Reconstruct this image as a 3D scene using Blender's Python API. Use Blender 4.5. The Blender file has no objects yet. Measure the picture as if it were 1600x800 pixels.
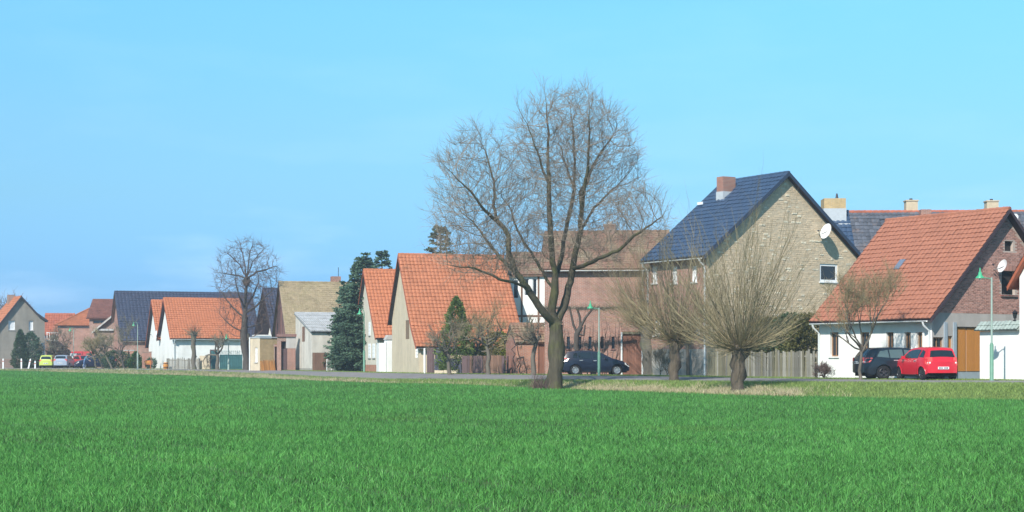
import bpy, math, random
import numpy as np
from mathutils import Vector, Matrix, kdtree
R = math.radians
random.seed(7); rng = np.random.default_rng(7)
scn = bpy.context.scene
COL = scn.collection

# ---------------------------------------------------------------- camera, sky, sun, exposure
F_PX, Y_HOR, Z_CAM = 2537.0, 563.0, 0.9          # focal length and horizon in photo pixels, eye height above the road
cam = bpy.data.cameras.new('camera'); camo = bpy.data.objects.new('camera', cam); COL.objects.link(camo)
camo.location = (0, 0, Z_CAM); camo.rotation_euler = (R(90), 0, 0)
cam.sensor_fit = 'HORIZONTAL'; cam.sensor_width = 36; cam.lens = 36*F_PX/1600
cam.shift_y = (Y_HOR-400)/1600; cam.clip_start = .1; cam.clip_end = 9000
scn.camera = camo
SUN_EL, SUN_AZ = R(38), R(205)                    # azimuth clockwise from +Y
to_sun = Vector((math.sin(SUN_AZ)*math.cos(SUN_EL), math.cos(SUN_AZ)*math.cos(SUN_EL), math.sin(SUN_EL)))
sl = bpy.data.lights.new('sun', 'SUN'); sl.energy = 3.9; sl.angle = R(.5); sl.color = (1, .95, .86)
so = bpy.data.objects.new('sun', sl); COL.objects.link(so); so.rotation_euler = to_sun.to_track_quat('Z', 'Y').to_euler()
so.location = (-40, -20, 60)
world = bpy.data.worlds.new('World'); scn.world = world; world.use_nodes = True
nt = world.node_tree; nt.nodes.clear(); N = nt.nodes.new; LK = nt.links.new
wo = N('ShaderNodeOutputWorld'); bg = N('ShaderNodeBackground'); LK(bg.outputs[0], wo.inputs[0]); bg.inputs[1].default_value = .15
sky = N('ShaderNodeTexSky'); sky.sky_type = 'NISHITA'; sky.sun_disc = False
sky.sun_elevation = SUN_EL; sky.sun_rotation = SUN_AZ; sky.air_density = 1.0; sky.dust_density = .3; sky.ozone_density = 1.5
tint = N('ShaderNodeMix'); tint.data_type = 'RGBA'; tint.blend_type = 'MULTIPLY'; tint.inputs[0].default_value = 1
LK(sky.outputs[0], tint.inputs[6])
tc = N('ShaderNodeTexCoord'); sep = N('ShaderNodeSeparateXYZ'); LK(tc.outputs['Generated'], sep.inputs[0])
rmp = N('ShaderNodeValToRGB'); LK(sep.outputs[2], rmp.inputs[0])
e = rmp.color_ramp.elements
e[0].position = 0; e[0].color = (.155, .33, .86, 1); e[1].position = 1; e[1].color = (.58, .90, .90, 1)
for ps, c_ in ((.047, (.172, .352, .675)), (.10, (.28, .47, .61)), (.14, (.34, .565, .66)), (.21, (.395, .735, .78))): q_ = e.new(ps); q_.color = (*c_, 1)
SKY_RAMP = rmp
LK(rmp.outputs[0], tint.inputs[7])
# thin high cloud, denser low down
mp = N('ShaderNodeMapping'); mp.inputs['Scale'].default_value = (1.0, 1.0, 5.0); LK(tc.outputs['Generated'], mp.inputs[0])
ns = N('ShaderNodeTexNoise'); ns.inputs['Scale'].default_value = 5.0; ns.inputs['Detail'].default_value = 6; ns.inputs['Roughness'].default_value = .55
LK(mp.outputs[0], ns.inputs[0])
cr = N('ShaderNodeValToRGB'); LK(ns.outputs[0], cr.inputs[0])
cr.color_ramp.elements[0].position = .50; cr.color_ramp.elements[0].color = (0, 0, 0, 1)
cr.color_ramp.elements[1].position = .80; cr.color_ramp.elements[1].color = (.055, .055, .055, 1)
cl = N('ShaderNodeMix'); cl.data_type = 'RGBA'; zr_ = N('ShaderNodeMapRange'); LK(sep.outputs[2], zr_.inputs[0]); zr_.inputs[1].default_value = .03; zr_.inputs[2].default_value = .13; zr_.inputs[3].default_value = 5.5; zr_.inputs[4].default_value = .8
zm_ = N('ShaderNodeMath'); zm_.operation = 'MULTIPLY'; zm_.use_clamp = True; LK(cr.outputs[0], zm_.inputs[0]); LK(zr_.outputs[0], zm_.inputs[1]); LK(zm_.outputs[0], cl.inputs[0]); LK(tint.outputs[2], cl.inputs[6]); cl.inputs[7].default_value = (6.6, 7.4, 8.6, 1)
LK(cl.outputs[2], bg.inputs[0])
vs = scn.view_settings; vs.view_transform = 'Standard'; vs.look = 'None'; vs.gamma = 1; vs.exposure = 0.6; vs.use_curve_mapping = False
scn.display_settings.display_device = 'sRGB'

# ---------------------------------------------------------------- helpers
def PX(px, D): return (px-800)/F_PX*D
def PZ(py, D): return Z_CAM-(py-Y_HOR)*D/F_PX
def P(px, D, z=0): return Vector((PX(px, D), D, z))

MATS = {}
def mat(name, col, rough=.85, var=.18, scale=2.0, tone=0.0, bump=0.0, bscale=30, stain=0.0, brick=None, metal=0.0, spec=.3, streak=False, moss=None, mscale=1.1, trans=0.0, stretch=None, coat=0.0):
    m = bpy.data.materials.new(name); m.use_nodes = True; t = m.node_tree; n = t.nodes; b = n['Principled BSDF']
    L = t.links.new
    b.inputs['Roughness'].default_value = rough; b.inputs['Metallic'].default_value = metal
    b.inputs['Specular IOR Level'].default_value = spec; b.inputs['Coat Weight'].default_value = coat
    co = n.new('ShaderNodeTexCoord')
    vec = co.outputs['Object']
    if stretch:
        q = n.new('ShaderNodeMapping'); q.inputs['Scale'].default_value = stretch; L(vec, q.inputs[0]); vec = q.outputs[0]
    nz = n.new('ShaderNodeTexNoise'); nz.inputs['Scale'].default_value = scale; nz.inputs['Detail'].default_value = 6; nz.inputs['Roughness'].default_value = .6
    L(vec, nz.inputs[0])
    rp = n.new('ShaderNodeMapRange'); rp.inputs[1].default_value = .25; rp.inputs[2].default_value = .75
    rp.inputs[3].default_value = 1-var; rp.inputs[4].default_value = 1+var; L(nz.outputs[0], rp.inputs[0])
    val = rp.outputs[0]
    def mul(a, bb):
        x = n.new('ShaderNodeMath'); x.operation = 'MULTIPLY'; L(a, x.inputs[0]); L(bb, x.inputs[1]); return x.outputs[0]
    if tone:
        at = n.new('ShaderNodeAttribute'); at.attribute_name = 'tone'
        r2 = n.new('ShaderNodeMapRange'); r2.inputs[3].default_value = 1-tone; r2.inputs[4].default_value = 1+tone; L(at.outputs['Fac'], r2.inputs[0])
        val = mul(val, r2.outputs[0])
    if stain:
        q = n.new('ShaderNodeMapping'); q.inputs['Scale'].default_value = (1.2, 1.2, .22 if streak else .8); L(co.outputs['Object'], q.inputs[0])
        n2 = n.new('ShaderNodeTexNoise'); n2.inputs['Scale'].default_value = 1.3; n2.inputs['Detail'].default_value = 8; L(q.outputs[0], n2.inputs[0])
        r3 = n.new('ShaderNodeMapRange'); r3.inputs[1].default_value = .42; r3.inputs[2].default_value = .7; r3.inputs[3].default_value = 1; r3.inputs[4].default_value = 1-stain
        L(n2.outputs[0], r3.inputs[0]); val = mul(val, r3.outputs[0])
    base = n.new('ShaderNodeRGB'); base.outputs[0].default_value = (*col, 1); cur = base.outputs[0]
    hgt = None
    if brick:
        sx = n.new('ShaderNodeSeparateXYZ'); L(co.outputs['Object'], sx.inputs[0])
        ad = n.new('ShaderNodeMath'); ad.operation = 'ADD'; L(sx.outputs[0], ad.inputs[0]); L(sx.outputs[1], ad.inputs[1])
        cb = n.new('ShaderNodeCombineXYZ'); L(ad.outputs[0], cb.inputs[0]); L(sx.outputs[2], cb.inputs[1])
        bt = n.new('ShaderNodeTexBrick'); bt.inputs['Scale'].default_value = 1
        bw, bh, gp, c2, cm = brick
        bt.inputs['Brick Width'].default_value = bw; bt.inputs['Row Height'].default_value = bh; bt.inputs['Mortar Size'].default_value = gp
        bt.inputs['Color1'].default_value = (*col, 1); bt.inputs['Color2'].default_value = (*c2, 1); bt.inputs['Mortar'].default_value = (*cm, 1)
        bt.inputs['Mortar Smooth'].default_value = .2
        L(cb.outputs[0], bt.inputs[0]); cur = bt.outputs[0]; hgt = bt.outputs['Fac']
    if moss:
        mc, amt = moss
        n3 = n.new('ShaderNodeTexNoise'); n3.inputs['Scale'].default_value = mscale; n3.inputs['Detail'].default_value = 9; n3.inputs['Roughness'].default_value = .7; L(co.outputs['Object'], n3.inputs[0])
        r4 = n.new('ShaderNodeMapRange'); r4.inputs[1].default_value = .62-.3*amt; r4.inputs[2].default_value = .78-.2*amt; L(n3.outputs[0], r4.inputs[0])
        mx = n.new('ShaderNodeMix'); mx.data_type = 'RGBA'; L(r4.outputs[0], mx.inputs[0]); L(cur, mx.inputs[6]); mx.inputs[7].default_value = (*mc, 1); cur = mx.outputs[2]
    vm = n.new('ShaderNodeVectorMath'); vm.operation = 'SCALE'; L(cur, vm.inputs[0]); L(val, vm.inputs['Scale'])
    L(vm.outputs[0], b.inputs['Base Color'])
    if bump:
        bp = n.new('ShaderNodeBump'); bp.inputs['Strength'].default_value = bump; bp.inputs['Distance'].default_value = .03
        if hgt is not None:
            iv = n.new('ShaderNodeMath'); iv.operation = 'SUBTRACT'; iv.inputs[0].default_value = 1; L(hgt, iv.inputs[1]); L(iv.outputs[0], bp.inputs['Height'])
        else:
            n4 = n.new('ShaderNodeTexNoise'); n4.inputs['Scale'].default_value = bscale; n4.inputs['Detail'].default_value = 5; L(vec, n4.inputs[0]); L(n4.outputs[0], bp.inputs['Height'])
        L(bp.outputs[0], b.inputs['Normal'])
    if trans:
        tr = n.new('ShaderNodeBsdfTranslucent'); L(vm.outputs[0], tr.inputs[0]); ms = n.new('ShaderNodeMixShader'); ms.inputs[0].default_value = trans
        L(b.outputs[0], ms.inputs[1]); L(tr.outputs[0], ms.inputs[2]); L(ms.outputs[0], n['Material Output'].inputs[0])
    MATS[name] = m; return m

class MB:
    """collects geometry; build() links it as ONE mesh object"""
    def __init__(s): s.V = []; s.F = []; s.T = []; s.n = 0
    def add(s, verts, faces, tone=None):
        s.V.extend(tuple(v) for v in verts); k = s.n
        for f in faces: s.F.append(tuple(i+k for i in f)); s.T.append(random.random() if tone is None else tone)
        s.n += len(verts); return s
    def quad(s, a, b, c, d, tone=None): return s.add((a, b, c, d), ((0, 1, 2, 3),), tone)
    def poly(s, pts, tone=None): return s.add(pts, (tuple(range(len(pts))),), tone)
    def hexa(s, p, tone=None):      # 8 points: bottom ring, top ring
        return s.add(p, ((3, 2, 1, 0), (4, 5, 6, 7), (0, 1, 5, 4), (1, 2, 6, 5), (2, 3, 7, 6), (3, 0, 4, 7)), random.random() if tone is None else tone)
    def box(s, lo, hi, tone=None, fn=None):
        x0, y0, z0 = lo; x1, y1, z1 = hi
        p = [(x0, y0, z0), (x1, y0, z0), (x1, y1, z0), (x0, y1, z0), (x0, y0, z1), (x1, y0, z1), (x1, y1, z1), (x0, y1, z1)]
        if fn: p = [fn(*q) for q in p]
        return s.hexa(p, tone)
    def bar(s, a, b, w, h, up=(0, 0, 1), tone=None):
        a = Vector(a); b = Vector(b); d = (b-a).normalized(); u = Vector(up); x = d.cross(u).normalized(); u = x.cross(d)
        p = []
        for c in (a, b):
            p += [c-x*w/2-u*h/2, c+x*w/2-u*h/2, c+x*w/2+u*h/2, c-x*w/2+u*h/2]
        return s.hexa(p, tone)
    def tube(s, pts, rad, n=6, tone=None, cap=True):
        tone = random.random() if tone is None else tone
        pts = [Vector(p) for p in pts]; k0 = s.n; ref = None
        for i, p in enumerate(pts):
            d = (pts[min(i+1, len(pts)-1)]-pts[max(i-1, 0)])
            d = d.normalized() if d.length > 1e-9 else Vector((0, 0, 1))
            if ref is None: ref = Vector((1, 0, 0)) if abs(d.x) < .8 else Vector((0, 1, 0))
            x = (ref-d*ref.dot(d)); x = x.normalized() if x.length > 1e-6 else d.orthogonal().normalized(); ref = x; y = d.cross(x)
            r = rad[i] if hasattr(rad, '__len__') else rad
            for j in range(n):
                a = 2*math.pi*j/n; q = p+(x*math.cos(a)+y*math.sin(a))*r; s.V.append((q.x, q.y, q.z))
        s.n += len(pts)*n
        for i in range(len(pts)-1):
            for j in range(n):
                a = k0+i*n+j; b = k0+i*n+(j+1) % n; s.F.append((a, b, b+n, a+n)); s.T.append(tone)
        if cap and n > 2:
            s.F.append(tuple(k0+j for j in reversed(range(n)))); s.T.append(tone)
            s.F.append(tuple(k0+(len(pts)-1)*n+j for j in range(n))); s.T.append(tone)
        return s
    def lathe(s, prof, c=(0, 0, 0), axis='z', n=16, tone=.5):
        k = s.n
        for r, h in prof:
            for j in range(n):
                a = 2*math.pi*j/n; x, y = r*math.cos(a), r*math.sin(a)
                q = (x, y, h) if axis == 'z' else ((x, h, y) if axis == 'y' else (h, x, y))
                s.V.append((q[0]+c[0], q[1]+c[1], q[2]+c[2]))
        s.n += len(prof)*n
        for i in range(len(prof)-1):
            for j in range(n):
                a = k+i*n+j; b = k+i*n+(j+1) % n; s.F.append((a, b, b+n, a+n)); s.T.append(tone)
        return s
    def arr(s, v, f, t):            # numpy arrays
        k = s.n; s.V.extend(map(tuple, v)); s.F.extend(tuple(int(i)+k for i in q) for q in f); s.T.extend(float(x) for x in t); s.n += len(v); return s
    def build(s, name, m, parent=None, smooth=None, kind=None, label=None):
        me = bpy.data.meshes.new(name); me.from_pydata(s.V, [], s.F)
        at = me.attributes.new('tone', 'FLOAT', 'FACE'); at.data.foreach_set('value', np.array(s.T, dtype=np.float32))
        if smooth is not None:
            me.polygons.foreach_set('use_smooth', np.ones(len(me.polygons), dtype=bool)); me.set_sharp_from_angle(angle=R(smooth))
        me.materials.append(m); return link(name, me, parent, kind, label)
def link(name, me, parent=None, kind=None, label=None):
    o = bpy.data.objects.new(name, me); COL.objects.link(o)
    if parent is not None: o.parent = parent
    if kind: o['kind'] = kind
    if label: o['label'] = label
    return o
def np_mesh(name, v, f, m, tone=None, kind=None, parent=None):
    me = bpy.data.meshes.new(name); v = np.ascontiguousarray(v, dtype=np.float32); f = np.ascontiguousarray(f, dtype=np.int32); k = f.shape[1]
    me.vertices.add(len(v)); me.vertices.foreach_set('co', v.ravel())
    me.loops.add(f.size); me.loops.foreach_set('vertex_index', f.ravel())
    me.polygons.add(len(f)); me.polygons.foreach_set('loop_start', np.arange(0, f.size, k, dtype=np.int32))
    me.update(calc_edges=True)
    if tone is not None:
        at = me.attributes.new('tone', 'FLOAT', 'FACE'); at.data.foreach_set('value', np.asarray(tone, dtype=np.float32))
    me.materials.append(m); return link(name, me, parent, kind)
def thing(name, label, cat, loc=(0, 0, 0), rz=0, group=None):
    o = bpy.data.objects.new(name, None); COL.objects.link(o); o.location = loc; o.rotation_euler = (0, 0, rz)
    o.empty_display_size = .3
    return tag(o, label, cat, group)
def tag(o, label, cat, group=None):
    o['label'] = label; o['category'] = cat; o['kind'] = 'thing'
    if group: o['group'] = group
    return o
def copy_tree(o, parent=None):
    c = o.copy(); COL.objects.link(c)
    if parent is not None: c.parent = parent
    for ch in list(o.children): copy_tree(ch, c)
    return c

# ---------------------------------------------------------------- terrain (height from the three long edges: crop, road near side, road far side)
EDG = np.array([  # px, crop D, crop z, near D, near z, far D
 (-900, 190, -.30, 196, -.10, 212), (-300, 184, -.24, 190, -.10, 204), (0, 177, -.26, 183, -.10, 195), (100, 168, -.38, 176, -.07, 189), (200, 151, -.43, 160, -.03, 171), (300, 138, -.45, 146, -.07, 159),
 (400, 128, -.55, 135, -.20, 148), (500, 110, -.54, 116, -.28, 130), (600, 98, -.52, 103, -.31, 114), (700, 92, -.48, 96.5, -.25, 106), (800, 85, -.53, 91, -.21, 100),
 (900, 79, -.55, 86, -.168, 94.5), (1000, 73, -.54, 81, -.135, 91), (1150, 66, -.54, 75, -.105, 83), (1300, 61, -.50, 69.5, -.06, 76), (1450, 58, -.51, 66, -.045, 71.8), (1600, 57, -.52, 64.5, -.035, 70),
 (2200, 54, -.52, 61, -.02, 66), (3200, 50, -.52, 57, -.02, 62)])
def edges(px): return [np.interp(px, EDG[:, 0], EDG[:, k]) for k in range(1, 6)]
def sstep(t): t = np.clip(t, 0, 1); return t*t*(3-2*t)
def ground_z(X, Y):
    X = np.asarray(X, float); Y = np.asarray(Y, float); Yc = np.maximum(Y, 8)
    px = 800+F_PX*X/Yc; cD, cz, nD, nz, fD = edges(px)
    z = np.where(Yc < cD, -.65+(cz+.65)*sstep((Yc-25)/np.maximum(cD-25, 1)), 0)
    z = np.where((Yc >= cD) & (Yc < nD), cz+(nz-cz)*sstep((Yc-cD)/(nD-cD)), z)
    z = np.where((Yc >= nD) & (Yc < fD), nz*(1-sstep((Yc-nD)/(fD-nD))), z)
    return z
def gz(x, y): return float(ground_z(x, y))
# ---------------------------------------------------------------- materials
C_SHADE = None
M_WHITE = mat('white_render', (.84, .82, .78), .9, .05, 3, bump=.15, bscale=60, stain=.10, streak=True)
M_WHITE2 = mat('old_white_render', (.78, .77, .75), .9, .07, 3, bump=.2, bscale=50, stain=.16, streak=True)
M_BEIGE = mat('beige_render', (.62, .51, .37), .92, .10, 2, bump=.2, bscale=40, stain=.16, streak=True)
M_GREYB = mat('grey_beige_render', (.62, .55, .45), .92, .08, 2, bump=.2, bscale=40, stain=.15, streak=True)
M_GREYR = mat('grey_render', (.30, .27, .23), .92, .10, 2, bump=.2, bscale=40, stain=.2, streak=True)
M_CONC = mat('pale_concrete', (.61, .56, .49), .92, .12, 2, bump=.2, bscale=40, stain=.25, streak=True)
M_PLAST = mat('grey_plaster', (.46, .43, .40), .92, .08, 2, bump=.2, bscale=40, stain=.2, streak=True)
BR = lambda nm, c, c2, cm=(.42, .37, .32), st=.2: mat(nm, c, .9, .16, 3, bump=.5, stain=st, brick=(.25, .077, .012, c2, cm))
M_BRICK_R = BR('red_brick', (.38, .12, .07), (.28, .09, .06))
M_BRICK_P = BR('pink_brick', (.46, .21, .155), (.37, .165, .125))
M_BRICK_B = BR('barn_brick', (.40, .165, .115), (.31, .13, .095))
M_BRICK_O = BR('orange_brick', (.50, .17, .08), (.40, .14, .08))
M_BRICK_D = BR('dark_red_brick', (.27, .09, .075), (.22, .08, .07), (.3, .25, .22))
M_BRICK_Y = BR('yellow_brick', (.56, .37, .15), (.47, .30, .12), (.5, .42, .3))
M_BRICK_BR = BR('brown_brick', (.33, .18, .13), (.26, .13, .10))
M_BRICKS = mat('loose_brick', (.43, .235, .19), .9, .12, 9, tone=.32, bump=.3, bscale=60)
M_MORTAR = mat('mortar', (.48, .40, .35), .95, .12, 5, bump=.2)
M_STONEBASE = mat('stone_mortar', (.545, .435, .305), .95, .15, 4, bump=.4)
M_STONE = mat('field_stone', (.585, .455, .31), .92, .12, 5, tone=.17, bump=.5, bscale=22)
M_STONEL = mat('pale_stone', (.68, .60, .46), .92, .14, 5, tone=.2, bump=.5, bscale=22)
M_PLINTH = mat('grey_stone_plinth', (.36, .33, .29), .93, .2, 3, bump=.5, bscale=16, stain=.25)
def tilemat(nm, c, tone=.22, moss=None, rough=.75, st=.2, spec=.3): return mat(nm, c, rough, .14, 6, tone=tone, stain=st, moss=moss, spec=spec, bump=.15, bscale=60)
M_TERRA = tilemat('terracotta_tile', (.36, .143, .088), .06, st=.10)
M_ORANGE = tilemat('bright_orange_tile', (.475, .165, .078), .09, st=.10)
M_ORANGE2 = tilemat('weathered_orange_tile', (.45, .165, .083), .11, ((.33, .15, .085), .2))
M_REDT = tilemat('red_tile', (.42, .13, .075), .12)
M_REDBR = tilemat('red_brown_tile', (.25, .135, .095), .08, ((.27, .215, .14), .6))
M_BROWNT = tilemat('brown_tile', (.20, .085, .065), .15)
M_BLUET = tilemat('glazed_blue_tile', (.045, .074, .13), .12, None, .38, .06, .5)
M_DARKT = tilemat('dark_blue_tile', (.05, .057, .092), .14, None, .6, .1)
M_OLDT = tilemat('old_grey_tile', (.10, .105, .125), .35, ((.22, .15, .12), .25), .7)
M_MOSSY = tilemat('mossy_tile', (.34, .26, .16), .12, ((.29, .235, .13), .45), .9)
M_ASB = tilemat('grey_corrugated', (.43, .43, .43), .1, None, .85, .2)
M_DARKW = mat('dark_wood', (.055, .04, .05), .8, .3, 4, bump=.3, stretch=(6, 6, .6))
M_FASCIA = mat('dark_fascia', (.05, .045, .055), .6, .2, 5)
M_FASC_R = mat('red_fascia', (.36, .10, .05), .7, .15, 5)
M_FASC_B = mat('blue_black_fascia', (.035, .05, .085), .45, .15, 5)
M_SOFFIT = mat('pale_soffit', (.5, .47, .42), .8, .1, 4)
M_FRAME = mat('white_frame', (.80, .80, .80), .5, .04, 4)
M_FRAME_BR = mat('brown_frame', (.33, .19, .10), .6, .15, 6)
M_GLASS = mat('dark_glass', (.02, .025, .03), .08, .1, 2, spec=.6)
M_CURT = mat('curtain_white', (.72, .73, .74), .6, .1, 7, spec=.5)
M_HOLE = mat('dark_opening', (.03, .026, .024), .9, .2, 3)
M_SHUT = mat('white_shutter', (.80, .80, .79), .6, .05, 5)
M_SHUT_BR = mat('brown_shutter', (.22, .15, .10), .8, .2, 5, stretch=(8, 8, .6))
M_WOODG = mat('weathered_grey_wood', (.27, .25, .21), .9, .22, 4, tone=.36, bump=.4, stretch=(9, 9, .7), stain=.2)
M_WOODGR = mat('algae_green_wood', (.185, .165, .11), .9, .25, 4, tone=.42, bump=.4, stretch=(9, 9, .7), stain=.2)
M_WOODBR = mat('brown_wood', (.20, .115, .08), .85, .2, 4, tone=.2, bump=.35, stretch=(9, 9, .7), stain=.2)
M_WOODRB = mat('red_brown_wood', (.27, .13, .09), .85, .22, 4, tone=.16, bump=.35, stretch=(9, 9, .7), stain=.2)
M_WOODPU = mat('plum_brown_wood', (.13, .085, .085), .85, .2, 4, tone=.16, bump=.35, stretch=(9, 9, .7))
M_SLATEB = mat('slate_blue_boards', (.085, .085, .115), .8, .2, 4, tone=.2, bump=.3, stretch=(9, 9, .7))
M_WOODOR = mat('orange_wood_panel', (.52, .22, .05), .65, .16, 5, tone=.08, bump=.2, stretch=(10, 10, .6))
M_RUSTW = mat('rusty_orange_wood', (.35, .16, .05), .85, .3, 5, tone=.4, stretch=(9, 9, .7))
M_GREYP = mat('blue_grey_paint', (.33, .39, .44), .6, .1, 4)
M_ZINC = mat('zinc_gutter', (.42, .43, .43), .45, .1, 6, metal=.6)
M_WPIPE = mat('white_downpipe', (.72, .74, .74), .5, .06, 4)
M_COPING = mat('grey_green_coping', (.30, .35, .32), .85, .15, 5, tone=.15)
M_LEAD = mat('lead_flashing', (.45, .47, .49), .5, .1, 5)
M_DISH = mat('dish_white', (.78, .79, .80), .4, .03, 4)
M_GPOLE = mat('green_lamp_paint', (.13, .27, .19), .5, .12, 4)
M_GPOLE2 = mat('grey_green_lamp_paint', (.30, .38, .33), .55, .12, 4)
M_GSHADE = mat('bright_green_enamel', (.05, .36, .18), .4, .08, 4, spec=.5)
M_LAMPGL = mat('lamp_glass', (.6, .62, .6), .3, .05, 4)
M_TEAL = mat('teal_green_metal', (.045, .14, .15), .6, .2, 4)
M_IRON = mat('dark_iron', (.03, .03, .035), .55, .2, 4, metal=.4)
M_SKYL = mat('skylight_glass', (.16, .19, .25), .1, .05, 3, spec=.7)
M_BLUEW = mat('pale_blue_panel', (.45, .60, .72), .6, .05, 4)

# ---------------------------------------------------------------- ground, road
M_GROUND = mat('soil_and_grass', (.06, .11, .03), .95, .3, .35, bump=.4, bscale=8, moss=((.10, .10, .045), .25))
M_ROAD = mat('old_asphalt', (.235, .215, .21), .93, .10, .5, bump=.3, bscale=40, stain=.16)
def build_ground():
    def grid(xs, ys, name):
        X, Y = np.meshgrid(xs, ys); Z = ground_z(X, Y)
        px = 800+F_PX*X/np.maximum(Y, 8); cD, cz, nD, nz, fD = edges(px); t = (Y-nD)/(fD-nD)
        Z = Z-np.where((t > .03) & (t < .97) & (X < 60) & (X > -120), .10, 0)
        far = np.maximum(np.abs(X), np.abs(Y))
        v = np.stack([X, Y, Z], -1).reshape(-1, 3); nx, ny = len(xs), len(ys)
        i, j = np.meshgrid(np.arange(nx-1), np.arange(ny-1)); a = (j*nx+i).ravel()
        f = np.stack([a, a+1, a+1+nx, a+nx], -1); return v, f
    xs = np.unique(np.concatenate([np.array([-3000, -1500, -700, -350, -220, -160, -130]), np.arange(-115, 60, 1.0), np.array([64, 75, 90, 120, 170, 250, 400, 800, 1600, 3000])]))
    ys = np.unique(np.concatenate([np.array([-60, -30, -10, 0]), np.arange(6, 50, 2.0), np.arange(50, 216, .8), np.array([220, 240, 280, 350, 500, 800, 1400, 2500, 5000])]))
    v, f = grid(xs, ys, 'ground'); g = np_mesh('ground', v, f, M_GROUND, kind='structure')
    # road: a strip between its two edges
    pxs = np.concatenate([np.arange(-900, 2400, 22.0), [2500, 2800, 3100]])
    cD, cz, nD, nz, fD = edges(pxs); T = np.linspace(0, 1, 13); V = []
    for k in range(len(pxs)):
        for t in T:
            wob = .12*math.sin(pxs[k]*.031+t*3)+.08*math.sin(pxs[k]*.083) if t in (0, 1) else 0
            y = nD[k]+(fD[k]-nD[k])*t+wob; V.append(((pxs[k]-800)/F_PX*y, y, nz[k]*(1-float(sstep(t)))+.012+(.05 if 0 < t < 1 else 0)*math.sin(math.pi*t)))
    n = len(T); Fc = [(a*n+b, (a+1)*n+b, (a+1)*n+b+1, a*n+b+1) for a in range(len(pxs)-1) for b in range(n-1)]
    np_mesh('road', np.array(V), np.array(Fc), M_ROAD, kind='structure')
build_ground()

# ---------------------------------------------------------------- houses
def tiles(mb, O, r, s, n, Lr, Ls, tw=.30, th=.34, wave=.04, lift=.04):
    O, r, s, n = [np.array(q, float) for q in (O, r, s, n)]
    nr, ns = max(1, round(Lr/tw)), max(1, round(Ls/th)); tw, th = Lr/nr, Ls/ns
    I, J = np.meshgrid(np.arange(nr), np.arange(ns)); I = I.ravel().astype(float); J = J.ravel().astype(float); K = len(I)
    p1_, p2_ = rng.uniform(0, 6, 2); jit = rng.normal(0, .006, K)+.022*np.sin(I*tw*.9+p1_)*np.sin(J*th*.8+p2_)+.022; V = np.zeros((K, 12, 3))
    for c, (uo, h) in enumerate(((.0, .0), (.28, wave), (.62, wave*.9), (.98, .004))):
        for row, (so_, lf) in enumerate(((0, 0), (1.06, lift), (1.06, -.01))):
            hh = (h+lf if row < 2 else -.01)+jit
            V[:, row*4+c] = O+np.outer((I+uo)*tw, r)+np.outer((J+so_)*th, s)+np.outer(hh, n)
    base = (np.arange(K)*12)[:, None]; fs = []
    for c in range(3):
        fs.append(base+np.array([c, c+4, c+5, c+1])); fs.append(base+np.array([c+4, c+8, c+9, c+5]))
    f = np.stack(fs, 1).reshape(-1, 4); t = rng.normal(.5, .16, K); od = rng.random(K); t = np.where(od < .02, 0, np.where(od > .985, 1, t)); t = np.repeat(np.clip(t, 0, 1), 6)
    mb.arr(V.reshape(-1, 3), f, t)

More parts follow.
